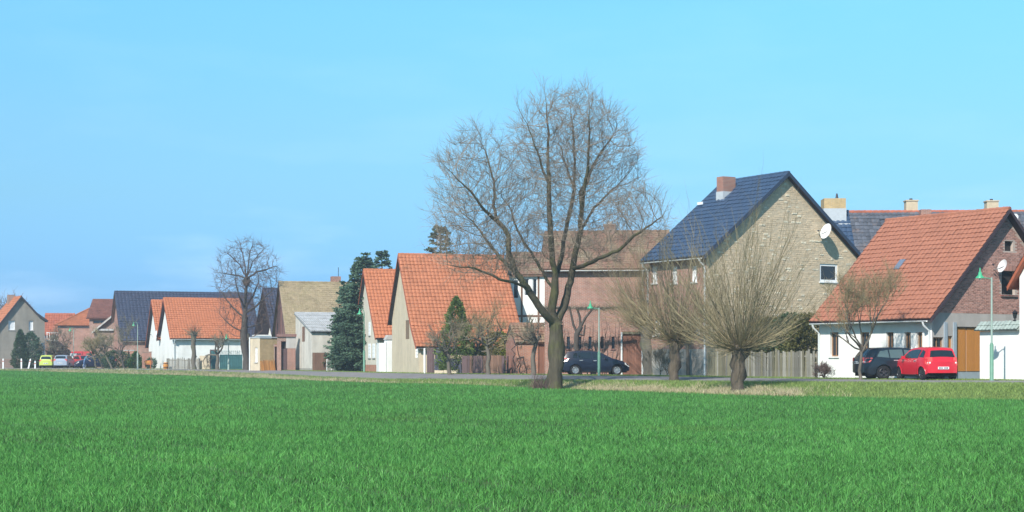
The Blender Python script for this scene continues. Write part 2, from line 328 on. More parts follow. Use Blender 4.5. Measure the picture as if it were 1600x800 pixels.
class House:
    def __init__(s, name, label, px, D, alpha, typ, W, w, L, prof, cat='house', z0=0.0, group=None):
        """typ X: ridge along local x, gable faces -x. typ Y: ridge along local y, gable faces -y.  prof: roof outline (g, z) from one eave tip to the other"""
        s.root = thing(name, label, cat, (PX(px, D), D, z0), R(alpha), group); s.typ = typ; s.W, s.w, s.L = W, w, L; s.prof = prof; s.z0 = z0
        s.rot = Matrix.Rotation(R(alpha), 3, 'Z'); s.o = Vector((PX(px, D), D, z0))
        M = s.M
        s.gable = lambda u, v, d=0: M(u, -d, v)
        s.eave = lambda u, v, d=0: M(-d, u, v)
        s.back = lambda u, v, d=0: M(u, s.L+d, v)
        s.rear = lambda u, v, d=0: M(s.W+d, u, v)
    def M(s, g, r, z): return Vector((r, g, z)) if s.typ == 'X' else Vector((g, r, z))
    def world(s, v): return s.rot @ v+s.o
    def top(s, u, th=.02): return float(np.interp(u, [p[0] for p in s.prof], [p[1] for p in s.prof]))-th
    def uv(s, fr, px, py):
        a = s.world(fr(0, 0)); b = s.world(fr(1, 0)); k = (px-800)/F_PX; d = b-a
        u = (k*a.y-a.x)/(d.x-k*d.y); D = a.y+d.y*u; return u, PZ(py, D)-s.z0
    def rect(s, fr, x0, y0, x1, y1):
        a = s.uv(fr, x0, y1); b = s.uv(fr, x1, y0); return (min(a[0], b[0]), max(a[0], b[0]), min(a[1], b[1]), max(a[1], b[1]))
    def wall(s, fr, u0, u1, topf, m, holes=(), name='wall', v0=-.3, depth=.22, breaks=(), label=None):
        mb = MB(); us = sorted({u0, u1, *[b for b in breaks if u0 < b < u1], *[h[k] for h in holes for k in (0, 1) if u0 < h[k] < u1]})
        for a, b in zip(us, us[1:]):
            c = (a+b)/2; hs = sorted([(h[2], h[3]) for h in holes if h[0] < c < h[1]]); lo = v0
            for h0, h1 in hs:
                mb.quad(fr(a, lo), fr(b, lo), fr(b, h0), fr(a, h0)); lo = h1
            mb.quad(fr(a, lo), fr(b, lo), fr(b, topf(b)), fr(a, topf(a)))
        for h in holes:
            a, b, c, d = h[:4]; D = -depth
            mb.quad(fr(a, c), fr(a, d), fr(a, d, D), fr(a, c, D)); mb.quad(fr(b, c), fr(b, d), fr(b, d, D), fr(b, c, D))
            mb.quad(fr(a, d), fr(b, d), fr(b, d, D), fr(a, d, D)); mb.quad(fr(a, c), fr(b, c), fr(b, c, D), fr(a, c, D))
        return mb.build(name, m, s.root, label=label)
    def walls(s, mg, me, hg=(), he=(), v0g=-.3, mb=None, mr=None, depth=.22):
        br = [p[0] for p in s.prof]
        s.wall(s.gable, 0, s.W, s.top, mg, hg, 'gable_wall', v0g, depth, br)
        h = s.top(0); s.wall(s.eave, 0, s.L, lambda u: h, me, he, 'wall', depth=depth)
        s.wall(s.back, 0, s.W, s.top, mb or mg, (), 'gable_wall', breaks=br); h2 = s.top(s.W); s.wall(s.rear, 0, s.L, lambda u: h2, mr or me, (), 'wall')
    def roof(s, m, og=.25, ogb=.25, th=.12, tile=None, fascia=None, ridge=None, tw=.3, tl=.34, wave=.045, soffit=None, side=(1, 1), bw=.20, lift=.04):
        pr = s.prof; M = s.M; mb = MB(); r0, r1 = -og, s.L+ogb
        for (a, za), (b, zb) in zip(pr, pr[1:]):
            mb.quad(M(a, r0, za+th), M(b, r0, zb+th), M(b, r1, zb+th), M(a, r1, za+th)); mb.quad(M(a, r0, za), M(b, r0, zb), M(b, r1, zb), M(a, r1, za))
            for r in (r0, r1): mb.quad(M(a, r, za), M(b, r, zb), M(b, r, zb+th), M(a, r, za+th))
        for (a, za) in (pr[0], pr[-1]): mb.quad(M(a, r0, za), M(a, r1, za), M(a, r1, za+th), M(a, r0, za+th))
        s.roofo = mb.build('roof', soffit or m, s.root)
        t = MB()
        for k, ((a, za), (b, zb)) in enumerate(zip(pr, pr[1:])):
            up = b <= s.w+1e-6
            if not side[0 if up else 1]: continue
            hi, lo = ((b, zb), (a, za)) if up else ((a, za), (b, zb))
            O = M(hi[0], r0, hi[1]+th+.012); r = M(0, 1, 0); sv = M(lo[0]-hi[0], 0, lo[1]-hi[1]); Ls = sv.length; sv = sv/Ls
            n = r.cross(sv); n = n if n.z > 0 else -n
            last = (k == 0 and up) or (k == len(pr)-2 and not up)
            tiles(t, O, r, sv, n, r1-r0, Ls+(.04 if last else 0), tw, tl, wave, lift)
        t.build('roof_tiles', m, s.roofo, smooth=40, kind='stuff')
        cp = MB(); zr = s.top(s.w, 0)+th; k = max(1, round((r1-r0)/.4)); st = (r1-r0)/k
        for i in range(k):
            a = r0+i*st; cp.tube([M(s.w, a, zr+.0), M(s.w, a+st*1.04, zr+.012)], [.125, .135], 7)
        cp.build('ridge_tiles', ridge or m, s.roofo, smooth=50, kind='stuff')
        f = fascia or M_FASCIA
        for r, sg in ((r0, -1), (r1, 1)):
            fb = MB()
            for (a, za), (b, zb) in zip(pr, pr[1:]):
                p = [M(a, r, za-.06), M(b, r, zb-.06), M(b, r+sg*.035, zb-.06), M(a, r+sg*.035, za-.06)]; q = [x+Vector((0, 0, bw)) for x in p]; fb.hexa(p+q)
            fb.build('bargeboard', f, s.roofo)
        return s
    def gutter(s, far=False, m=None, pipes=(), wallg=None):
        m = m or M_ZINC; (g, z) = s.prof[-1] if far else s.prof[0]; sg = 1 if far else -1
        mb = MB(); n = 6; pts = [(g+sg*(.065+.065*math.cos(a)), z+.03-.065*math.sin(a)) for a in [math.pi*k/n for k in range(n+1)]]
        for (a, za), (b, zb) in zip(pts, pts[1:]): mb.quad(s.M(a, -.15, za), s.M(b, -.15, zb), s.M(b, s.L+.15, zb), s.M(a, s.L+.15, za))
        go = mb.build('gutter', m, s.root, smooth=60)
        for r in pipes:
            MB().tube([s.M(g+sg*.06, r, z-.02), s.M(g+sg*.02, r, z-.18), s.M(sg*.07 if not far else s.W+.07, r, z-.45), s.M(sg*.07 if not far else s.W+.07, r, -.1)], .055, 7).build('downpipe', m, s.root, smooth=50)
    def window(s, fr, h, frame=None, pane=None, cross=(1, 1), sill=None, rec=.10, fw=.055, name='window', label=None):
        a, b, c, d = h; frame = frame or M_FRAME; mb = MB(); f = lambda u, v, z: fr(u, v, z)
        z0, z1 = -rec-.06, -rec
        def bx(u0, v0, u1, v1, e0=z0, e1=z1): mb.box((u0, v0, e0), (u1, v1, e1), .5, f)
        bx(a, c, a+fw, d); bx(b-fw, c, b, d); bx(a+fw, c, b-fw, c+fw); bx(a+fw, d-fw, b-fw, d)
        nx, nz = cross; t = fw*.75
        for i in range(1, nx+1):
            u = a+(b-a)*i/(nx+1); bx(u-t/2, c+fw, u+t/2, d-fw, z0+.005, z1-.004)
        for j in range(1, nz+1):
            v = c+(d-c)*j/(nz+1) if nz > 1 else c+(d-c)*.62; bx(a+fw, v-t/2, b-fw, v+t/2, z0+.008, z1-.008)
        w = mb.build(name, frame, s.root, label=label); z = -rec-.035
        MB().quad(f(a+fw*.5, c+fw*.5, z), f(b-fw*.5, c+fw*.5, z), f(b-fw*.5, d-fw*.5, z), f(a+fw*.5, d-fw*.5, z)).build('pane', pane or M_GLASS, w)
        if sill: MB().box((a-.07, c-.07, -rec), (b+.07, c-.004, .07), .5, f).build('sill', sill, w)
        return w
    def opening(s, fr, h, m=None, rec=.2, name='opening'):
        a, b, c, d = h; return MB().quad(fr(a-.02, c-.02, -rec), fr(b+.02, c-.02, -rec), fr(b+.02, d+.02, -rec), fr(a-.02, d+.02, -rec)).build(name, m or M_HOLE, s.root)
    def boards(s, fr, h, n, m, name='door', rec=.08, rail=None, label=None):
        """a boarded leaf whose planks are pieces of their own"""
        a, b, c, d = h; mb = MB()
        mb.box((a, c, -rec-.05), (b, d, -rec-.02), .3, fr)
        dr = mb.build(name, m, s.root, label=label); w = (b-a)/n
        for i in range(n):
            e = random.uniform(0, .012); MB().box((a+i*w+.008, c+.01, -rec-.019), (a+(i+1)*w-.008, d-.01, -rec+e), None, fr).build('plank', m, dr)
        return dr
    def chimney(s, g, r, zb, zt, size, m, cap=True, fl=None, rsize=None):
        rs = rsize or size; x0, x1 = g-size/2, g+size/2; y0, y1 = r-rs/2, r+rs/2; fn = lambda a, b, z: s.M(a, b, z)
        c = MB().box((x0, y0, zb), (x1, y1, zt), .5, fn).build('chimney', m, s.roofo)
        if cap:
            MB().box((x0-.05, y0-.05, zt+.003), (x1+.05, y1+.05, zt+.09), .5, fn).build('chimney_cap', m, c)
            MB().tube([s.M(g, r, zt+.09), s.M(g, r, zt+.22)], .11, 8).build('flue', M_FASCIA, c)
        if fl: MB().box((x0-.03, y0-.03, zb-.3), (x1+.03, y1+.03, fl), .5, fn).build('flashing', M_LEAD, c)
        return c
def relief(mb, fr, u0, u1, v0, v1, top, holes, bw, bh, gap, rnd, prob=1.0, size=(1, 1), dep=.02, jit=0.0):
    """courses of bricks or stones proud of the mortar"""
    j = 0; v = v0
    while v < v1:
        u = u0-(bw*.5 if j % 2 else 0)
        while u < u1:
            w = bw*random.uniform(*size); h = bh*(1 if rnd == 0 else random.uniform(1-rnd, 1))
            a, b = max(u0, u+gap), min(u1, u+w); c, d = v+gap, v+h
            if b-a > bw*.25 and random.random() < prob and d < min(top(a), top(b))-.01 and not any(a < H[1]+.02 and b > H[0]-.02 and c < H[3]+.02 and d > H[2]-.02 for H in holes):
                e = dep*random.uniform(.5, 1.2); q = lambda: random.uniform(-jit, jit)
                p = [fr(a+q(), c+q(), -.01), fr(b+q(), c+q(), -.01), fr(b+q(), d+q(), -.01), fr(a+q(), d+q(), -.01)]
                cx = (a+b)/2; cy = (c+d)/2; k = .92
                t = [fr(cx+(x-cx)*k+q()*.5, cy+(y-cy)*k+q()*.5, e) for x, y in ((a, c), (b, c), (b, d), (a, d))]
                mb.add(p+t, ((4, 5, 6, 7), (0, 1, 5, 4), (1, 2, 6, 5), (2, 3, 7, 6), (3, 0, 4, 7)))
            u += w
        v += bh; j += 1
def gable_prof(W, w, ze0, ze1, zr, oe=.35, flare0=None, flare1=None):
    """straight or flared roof outline with overhanging eaves"""
    pts = []
    if flare0: b, zb = flare0; sl = (zb-ze0)/b; pts += [(-oe, ze0-sl*oe), (b, zb)]
    else: sl = (zr-ze0)/w; pts += [(-oe, ze0-sl*oe)]
    pts += [(w, zr)]
    if flare1: b, zb = flare1; sl = (zb-ze1)/(W-b); pts += [(b, zb), (W+oe, ze1-sl*oe)]
    else: sl = (zr-ze1)/(W-w); pts += [(W+oe, ze1-sl*oe)]
    return pts
def dish(s, fr, u, v, rad, out=.45, aim=(-.7, -.6, .35)):
    """satellite dish on a bracket; aim is a world direction"""
    n = (s.rot.inverted() @ Vector(aim)).normalized(); c = fr(u, v, out); x = n.orthogonal().normalized(); y = n.cross(x)
    mb = MB(); R_, S_ = 5, 18; P_ = [c-n*.10*1]
    rings = []
    for k in range(1, R_+1):
        r = rad*k/R_; rings.append([c+x*r*math.cos(2*math.pi*j/S_)+y*r*1.08*math.sin(2*math.pi*j/S_)-n*.10*(1-(k/R_)**2) for j in range(S_)])
    vs_ = P_+[q for g in rings for q in g]; fs = [(0, 1+j, 1+(j+1) % S_) for j in range(S_)]
    for k in range(R_-1):
        for j in range(S_): a = 1+k*S_+j; b = 1+k*S_+(j+1) % S_; fs.append((a, b, b+S_, a+S_))
    mb.add(vs_, fs, .5)
    d = mb.build('satellite_dish', M_DISH, s.root, smooth=60)
    MB().tube([c-n*.1, fr(u, v-.15, out*.4), fr(u, v-.15, 0)], .025, 6).build('bracket', M_ZINC, d)
    MB().tube([c-y*rad, c-y*rad*.4+n*.42], .012, 5).build('feed_arm', M_ZINC, d); MB().tube([c-y*rad*.4+n*.40, c-y*rad*.36+n*.5], .035, 6).build('receiver', M_FASCIA, d)
    return d
# ================================================================ the village, right to left
# --- terracotta barn house with white street wall and brick gable
W_, w_ = 10.0, 5.0
h = House('farmhouse', 'house with long terracotta roof, white street wall and brick gable behind the red car', 1456, 76.1, 33, 'Y', W_, w_, 7.5,
          gable_prof(W_, w_, 3.17, 3.17, 8.1, .45))
wins = [h.rect(h.eave, *q) for q in ((1297, 519, 1310, 557), (1344, 519, 1358, 557), (1385, 519, 1396, 557), (1413, 519, 1423, 557), (1432, 519, 1441, 557))]
t0 = h.top(0); h.wall(h.eave, 0, h.L, lambda u: t0, M_WHITE, wins, 'wall', depth=.2)
g_or = h.rect(h.gable, 1490, 525, 1531, 580); g_or = (g_or[0], g_or[1]+1.0, .35, 2.5); g_b = (g_or[0], g_or[1], -.2, .35)
g_sm = h.rect(h.gable, 1481.5, 525, 1488, 570); g_w = h.rect(h.gable, 1458, 527, 1474, 560)
h.wall(h.gable, 0, W_, lambda u: min(3.12, h.top(u)), M_PLAST, [(g_or[0], g_or[1], -.25, 2.5), g_sm, g_w], 'gable_wall', breaks=(.05,))
up1 = h.rect(h.gable, 1565, 424, 1586, 460); up2 = h.rect(h.gable, 1570, 377, 1583, 392)
gw = h.wall(h.gable, .03, W_-.03, h.top, M_MORTAR, [up1, up2], 'brick_gable', v0=3.12, breaks=(w_,))
b = MB(); relief(b, h.gable, .05, W_-.05, 3.14, 8.1, h.top, [up1, up2], .25, .077, .012, 0, dep=.012); b.build('bricks', M_BRICKS, gw, kind='stuff')
for H_ in (up1, up2): h.opening(h.gable, H_, rec=.16)
MB().box((up1[0]-.1, up1[2]-.1, -.1), (up1[1]+.1, up1[2]-.01, .09), .5, h.gable).build('sill', M_BRICK_D, h.root)
lin = MB(); n = int((up1[1]-up1[0]+.3)/.09)
for i in range(n): lin.box((up1[0]-.15+i*.09, up1[3]+.01, 0), (up1[0]-.15+i*.09+.075, up1[3]+.26, .022), None, h.gable)
lin.build('brick_lintel', M_BRICKS, gw)
for w in wins: h.window(h.eave, w, M_FRAME_BR, M_GLASS, (1, 0), M_WHITE, rec=.13)
bt = h.back; h.wall(h.back, 0, W_, h.top, M_BRICK_R, (), 'gable_wall', breaks=(w_,)); h.wall(h.rear, 0, h.L, lambda u: t0, M_PLAST)
h.roof(M_TERRA, og=.38, ogb=.2, fascia=M_DARKW, tw=.28, tl=.33, wave=.035, soffit=M_DARKW); h.gutter(pipes=(.1, h.L-.05), m=M_WPIPE); h.gutter(far=True)
a, bb = g_or[0], g_or[1]; mid = (a+bb)/2
gd = MB().box((a, -.2, -.16), (bb, 2.5, -.12), .5, h.gable).build('garage_door', M_GREYP, h.root)
for x0, x1 in ((a+.04, (a+mid)/2+.25), ((a+mid)/2+.30, bb-.04)):
    n = 6; w = (x1-x0)/n
    for i in range(n): MB().box((x0+i*w+.004, .38, -.12), (x0+(i+1)*w-.004, 2.46, -.095), None, h.gable).build('panel_board', M_WOODOR, gd)
MB().box((g_sm[0], g_sm[2], -.14), (g_sm[1], g_sm[3], -.1), .5, h.gable).build('side_panel', M_WOODOR, h.root)
h.window(h.gable, g_w, M_FRAME_BR, M_GLASS, (1, 0), M_GREYP)
for u in (g_w[1]+.12, g_sm[1]+.14): MB().box((u-.1, -.2, .003), (u+.1, 2.7, .06), .5, h.gable).build('pilaster', M_GREYP, h.root)
# skylight, as a slim glazed panel on the slope
sv = Vector((-1, 0, -.99)).normalized(); nn = Vector((-.7, 0, .714)).normalized(); c = Vector((2.35, 4.2, 3.17+2.35*.986+.12)); q = []
for dz in (.05, .13):
    for a_, b_ in ((-.18, -.34), (.18, -.34), (.18, .34), (-.18, .34)): q.append(c+Vector((0, 1, 0))*a_+sv*b_+nn*dz)
MB().hexa(q, .5).build('skylight', M_SKYL, h.roofo)
dish(h, h.gable, up1[0]-.55, h.uv(h.gable, 1553, 416)[1], .31, .5, (-.9, -.35, .3))

# --- white house at the right border: a steep gable on the street and its roofed garden wall
h = House('white_house', 'white house cut off by the right border with red edged steep roof', 1610, 69.0, 122.9, 'X', 6.4, 3.2, 8, [(-.5, 3.4), (3.2, 8.9), (6.7, 3.4)])
h = None
for o in [o for o in COL.objects if o.name == 'white_house']: bpy.data.objects.remove(o)
h = House('white_house', 'white house cut off at the border with red edged steep roof', 1593, 72.0, -57, 'Y', 6.4, 3.2, 8, [(-.42, 4.05), (3.2, 9.2), (6.82, 4.05)])
h.walls(M_WHITE, M_WHITE); h.roof(M_TERRA, og=.3, fascia=M_FASC_R, soffit=M_FASC_R)
# --- low roofed garden wall
gwt = thing('garden_wall', 'low white garden wall under a grey tiled coping beside the street lamp', 'wall', P(1531, 74.2), R(-57))
Lw = 2.35
MB().box((0, 0, -.3), (Lw-.02, .35, 2.22)).build('wall', M_WHITE, gwt)
mb = MB(); y0, y1, ym = -.22, .57, .175
mb.add([(-.12, y0, 2.24), (Lw-.03, y0, 2.24), (Lw-.03, ym, 2.64), (-.12, ym, 2.64), (-.12, y1, 2.24), (Lw-.03, y1, 2.24)], ((0, 1, 2, 3), (3, 2, 5, 4), (0, 3, 4), (1, 5, 2), (0, 4, 5, 1)))
cp = mb.build('coping', M_COPING, gwt)
tm = MB(); sv = Vector((0, y0-ym, -.4)); tiles(tm, (-.12, ym, 2.655), (1, 0, 0), sv.normalized(), (0, -.71, .71), Lw+.09, sv.length, .2, .27, .04); tm.build('coping_tiles', M_COPING, cp, kind='stuff', smooth=40)
ln = thing('wall_lantern', 'small black lantern standing on the grey tiled coping', 'lantern', gwt.matrix_basis @ Vector((1.85, .175, 2.66)))
MB().lathe([(.001, 0), (.09, .0), (.09, .04), (.03, .06), (.03, .12)], n=10).build('base', M_IRON, ln)
MB().lathe([(.07, .12), (.11, .34), (.10, .36)], n=8).build('lantern_glass', M_GLASS, ln); MB().lathe([(.15, .36), (.05, .46), (.001, .52)], n=8).build('cap', M_IRON, ln)

# --- tall stone house with blue tiles
W_, w_ = 11.72, 5.86
h = House('stone_house', 'tall house with rough tan stone gable and shiny dark blue tiled roof', 1103.5, 92.2, 31.5, 'Y', W_, w_, 5.5, gable_prof(W_, w_, 7.0, 7.0, 11.75, .4))
gwin = h.rect(h.gable, 1281, 413, 1309, 440)
ew = [h.rect(h.eave, *q) for q in ((1018, 416, 1027, 443), (1049, 416, 1058, 443), (1080, 415, 1089, 441), (1083, 495, 1094, 522), (1022, 500, 1031, 524))]
h.wall(h.gable, 0, W_, h.top, M_STONEBASE, [gwin], 'gable_wall', breaks=(w_,)); gwo = [o for o in h.root.children if o.name.startswith('gable_wall')][0]
topc = lambda u: h.top(u)-.05
mb = MB(); relief(mb, h.gable, .02, W_-.02, 1.0, 11.7, topc, [gwin], .28, .125, .012, .25, .75, (.5, 1.2), .012, .012); mb.build('stones', M_STONE, gwo, kind='stuff')
mb = MB(); relief(mb, h.gable, .02, W_-.02, 3.5, 11.7, topc, [gwin], .30, .13, .02, .35, .075, (.5, 1.5), .028, .015); mb.build('pale_stones', M_STONEL, gwo, kind='stuff')
mb = MB()
for side in (0, 1):   # quoins on the street corner
    pass
t0 = h.top(0); h.wall(h.eave, 0, h.L, lambda u: t0, M_BRICK_P, ew, 'wall', v0=1.55)
h.wall(h.eave, -.03, h.L+.03, lambda u: 1.55, M_PLINTH, (), 'plinth')
for w in ew: h.window(h.eave, w, M_FRAME, M_CURT, (1, 1), M_WHITE2, rec=.08)
h.window(h.gable, gwin, M_FRAME, M_GLASS, (0, 0), M_FRAME, rec=.05, fw=.13)
h.wall(h.back, 0, W_, h.top, M_STONEBASE, (), 'gable_wall', breaks=(w_,)); h.wall(h.rear, 0, h.L, lambda u: t0, M_PLAST)
h.roof(M_BLUET, og=.34, ogb=.3, fascia=M_FASC_B, soffit=M_DARKW, tw=.33, tl=.40, wave=.045, bw=.26); h.gutter(pipes=(.05, h.L), m=M_WPIPE); h.gutter(far=True)
h.chimney(4.6, 3.9, 10.2, 11.95, .95, M_BRICK_R, cap=False, fl=11.05, rsize=.62)
MB().bar((3.6, 4.9, 10.42), (3.6, 5.4, 10.42), .05, .16).build('roof_step', M_DISH, h.roofo)
dish(h, h.gable, h.uv(h.gable, 1279, 362)[0], h.uv(h.gable, 1279, 362)[1], .45, .62, (-.84, -.46, .28))

# --- long terrace behind: a blue-tiled end and an old slate-grey roof with red ridge
h = House('terrace_house', 'house with glossy blue roof tiles and wide brick chimney behind the stone gable', 1262, 108, -2, 'X', 10, 5, 3.55, gable_prof(10, 5, 6.0, 6.0, 11.1, .4))
h.walls(M_STONEBASE, M_STONEBASE); h.roof(M_BLUET, og=.1, ogb=.0, fascia=M_FASC_B, tw=.33, tl=.42, wave=.05)
h.chimney(5.0, 2.5, 10.6, 12.1, 1.5, M_BRICK_Y, cap=False, fl=11.4); MB().tube([h.M(5.0, 2.75, 12.1), h.M(5.0, 2.75, 12.5)], [.12, .05], 8).build('flue', M_FASCIA, h.roofo)
MB().bar(h.M(4.0, 2.7, 10.3), h.M(4.0, 3.5, 10.3), .05, .05).bar(h.M(4.0, 2.75, 9.95), h.M(4.0, 2.75, 10.3), .05, .05, (1, 0, 0)).bar(h.M(4.0, 3.45, 9.95), h.M(4.0, 3.45, 10.3), .05, .05, (1, 0, 0)).build('snow_guard', M_DISH, h.roofo)
h = House('terrace_house', 'long house with old grey roof and red ridge tiles, half hidden by the terracotta roof', 1345.5, 107.9, -2, 'X', 10, 5, 17, gable_prof(10, 5, 6.0, 6.0, 11.08, .4))
h.walls(M_STONEBASE, M_STONEBASE); h.roof(M_OLDT, og=.0, ogb=.2, ridge=M_REDT, tw=.30, tl=.36, wave=.03)
for r, zt in ((4.4, 11.95), (9.95, 11.9)): h.chimney(5.35, r, 10.5, zt, .8, M_STONEBASE, cap=True, fl=11.25)
h.chimney(4.5, 5.2, 10.3, 11.3, .7, M_BRICK_R, cap=False)
MB().bar(h.M(4.25, 2, 10.62), h.M(4.25, 9, 10.62), .05, .05).build('roof_rail', M_IRON, h.roofo)
dish(h, h.eave, 11.0, 10.6, .35, -3.6)

# --- pink brick barn behind the big tree
h = House('brick_barn', 'long pink brick barn with red brown roof behind the black hatchback', 851, 102.5, -6, 'X', 7, 3.5, 7.55, gable_prof(7, 3.5, 6.75, 6.75, 9.1, .35))
slots = [h.rect(h.eave, x-2.4, 526, x+2.4, 545) for x in (888, 906, 922, 941, 958)]; gate = h.rect(h.eave, 973, 522, 1002, 588); gate = (gate[0], gate[1], -.1, gate[3])
h.walls(M_BRICK_B, M_BRICK_B, (), slots+[gate]); h.roof(M_REDBR, og=.3, tw=.22, tl=.28, wave=.02, lift=.018); h.gutter(pipes=(gate[1]+.1,), m=M_WPIPE)
for s_ in slots: h.window(h.eave, s_, M_IRON, M_GLASS, (0, 1), M_BRICK_D, rec=.1, fw=.035)
h.boards(h.eave, gate, 8, M_WOODRB, 'gate')
for u in (gate[0]-.07, gate[1]+.07): MB().box((u-.05, -.1, .004), (u+.05, gate[3]+.12, .07), .5, h.eave).build('gate_post', M_WPIPE, h.root)
MB().box((gate[0]-.02, gate[3], .004), (gate[1]+.02, gate[3]+.16, .05), .5, h.eave).build('gate_lintel', M_WOODGR, h.root)
h.chimney(3.6, 3.95, 8.7, 9.65, .75, M_BRICK_BR, cap=True); MB().box((3.8, 3.45, 9.77), (4.1, 3.75, 9.93)).build('chimney_pot', M_WHITE2, h.roofo)
# --- small brick shed with a brown door
h = House('brick_shed', 'small red brick shed with sloping roof just left of the big trunk', 806, 104, 15, 'X', 2.5, 1.25, 2.15, gable_prof(2.5, 1.25, 2.05, 2.05, 3.15, .1))
d = h.rect(h.eave, 841, 527, 855, 586); d = (d[0], min(d[1], 2.05), -.1, 1.95)
h.walls(M_BRICK_R, M_BRICK_O, (), [d]); h.roof(M_REDBR, og=.06, ogb=.06, th=.07, tw=.25, tl=.28, bw=.1); h.boards(h.eave, d, 5, M_WOODRB, 'door')
MB().box((2.16, -.12, -.1), (2.26, -.02, 2.2)).build('door_post', M_WHITE2, h.root)
# --- white half timbered house peeping between
h = House('half_timbered_house', 'white half timbered house wall seen through the branches left of the big trunk', 789, 121, -3, 'X', 8, 4, 3.9, gable_prof(8, 4, 7.25, 7.25, 9.0, .25))
wn = [(.62, 1.02, 5.5, 6.9), (1.45, 1.8, 5.7, 7.0), (2.05, 2.4, 5.7, 7.0), (.45, .95, 2.6, 3.8)]
h.walls(M_WHITE, M_WHITE, (), wn); h.roof(M_REDBR, og=.12, tw=.3, tl=.36)
for w in wn: h.window(h.eave, w, M_FRAME, M_GLASS, (0, 0), None, rec=.06)
for u, a, b2 in ((.28, 0, 5.3), (1.25, 0, 7.0), (2.5, 0, 7.4), (3.4, 0, 6.6)): MB().box((u-.07, a, .003), (u+.07, b2, .035), .5, h.eave).build('timber', M_WOODBR, h.root)
for v in (2.3, 4.2): MB().box((0, v-.07, .004), (3.9, v+.07, .028), .5, h.eave).build('timber', M_WOODBR, h.root)

# --- big terracotta house with beige gable
W_, w_ = 10.0, 6.2
h = House('gabled_house', 'beige gabled house with a huge weathered terracotta roof beside the thuja', 655, 112, 15, 'X', W_, w_, 7.4, gable_prof(W_, w_, 1.95, 3.9, 8.45, .3, flare0=(1.5, 3.15)))
sh = h.rect(h.gable, 633.5, 500, 639.5, 530); wi = h.rect(h.gable, 648.5, 543, 652.5, 559); wi = (max(.15, wi[0]), wi[1], wi[2], wi[3])
h.walls(M_BEIGE, M_BEIGE, [sh, wi], ()); h.roof(M_ORANGE2, og=.28, fascia=M_FASC_R, tw=.27, tl=.36, soffit=M_FASCIA, bw=.16); h.gutter()
h.boards(h.gable, sh, 3, M_SHUT_BR, 'shutter', rec=.02); h.window(h.gable, wi, M_FRAME, M_CURT, (1, 2), None, rec=.04)
# --- second house, brighter tiles
W_, w_ = 8.0, 4.3
h = House('gabled_house', 'narrow house with bright orange roof, red plinth and white shutters beside the spruce', 590.5, 128, 17, 'X', W_, w_, 8.0, gable_prof(W_, w_, 2.95, 3.0, 8.12, .35))
s1 = h.rect(h.gable, 576.3, 503, 579, 524); s2 = h.rect(h.gable, 575.6, 537, 579.6, 559); s3 = h.rect(h.gable, 582.3, 537, 586.3, 559)
h.wall(h.gable, 0, W_, h.top, M_GREYB, (s1, s2, s3), 'gable_wall', v0=.55, breaks=(w_,)); h.wall(h.gable, -.02, W_, lambda u: .55, M_BRICK_O, (), 'plinth')
t0 = h.top(0); h.wall(h.eave, 0, h.L, lambda u: t0, M_GREYB); h.wall(h.rear, 0, h.L, lambda u: 2.9, M_GREYB); h.wall(h.back, 0, W_, h.top, M_GREYB, breaks=(w_,))
h.roof(M_ORANGE, og=.28, fascia=M_FASC_R, tw=.28, tl=.36, soffit=M_FASCIA, bw=.16); h.gutter(m=M_FASCIA)
for s_ in (s1, s2, s3):
    w = MB().box((s_[0], s_[2], -.05), (s_[1], s_[3], .02), .5, h.gable).build('shutter', M_SHUT, h.root)
    for k in range(4): MB().box((s_[0]+.05, s_[2]+.08+k*(s_[3]-s_[2])/4, .021), (s_[1]-.05, s_[2]+(k+.85)*(s_[3]-s_[2])/4, .035), .5, h.gable).build('slat', M_SHUT, w)
    MB().box((s_[0]-.05, s_[2]-.07, -.05), (s_[1]+.05, s_[2]-.005, .08), .5, h.gable).build('sill', M_PLAST, w)
# white porch with a pediment against its street side
p = thing('white_porch', 'white gate house with small pediment between the two orange roofed houses', 'porch', P(592, 125.5), R(14))
MB().box((0, 0, -.2), (.55, 1.2, 2.25)).build('side_wing', M_WHITE, p)
MB().box((.58, -.25, -.2), (1.08, 1.0, 2.5)).build('pillar', M_WHITE, p)
MB().hexa([(.5, -.32, 2.5), (1.16, -.32, 2.5), (1.16, 1.05, 2.5), (.5, 1.05, 2.5), (.70, -.3, 2.86), (.96, -.3, 2.86), (.96, 1.05, 2.86), (.70, 1.05, 2.86)], .5).build('pediment', M_PLAST, p)
MB().box((1.12, -.02, -.2), (1.75, .5, 1.5)).build('low_wall', M_GREYB, p); MB().box((1.12, .1, 1.7), (1.75, .5, 2.4)).build('upper_box', M_WHITE2, p)
MB().tube([(.57, -.1, -.1), (.57, -.1, 2.3)], .04, 6).build('downpipe', M_ZINC, p); MB().box((1.115, -.1, 2.43), (1.8, .55, 2.5)).build('ledge', M_FASCIA, p)

# --- concrete lean-to shed
al = 20; h = House('concrete_shed', 'pale concrete shed with grey lean-to roof and brown gate', 487, 138, al, 'X', 6.3, 6.3, 4.0, [(-.12, 3.30), (6.3, 5.0), (6.45, 4.98)])
sl_ = h.rect(h.gable, 471.8, 510, 476.3, 534)
h.wall(h.gable, 0, 6.3, h.top, M_CONC, [sl_], 'gable_wall', v0=.22, breaks=()); h.wall(h.gable, -.03, 6.3, lambda u: .22, M_PLINTH, (), 'plinth')
gt = (.06, 1.55, -.1, 1.55); t0 = h.top(0); h.wall(h.eave, 0, h.L, lambda u: t0, M_CONC, [gt]); h.wall(h.back, 0, 6.3, h.top, M_CONC); h.wall(h.rear, 0, h.L, lambda u: 4.9, M_CONC)
h.roof(M_ASB, og=.08, ogb=.1, th=.06, tw=.18, tl=1.2, wave=.05, fascia=M_ZINC, bw=.1, side=(1, 0)); h.gutter(m=M_FASCIA)
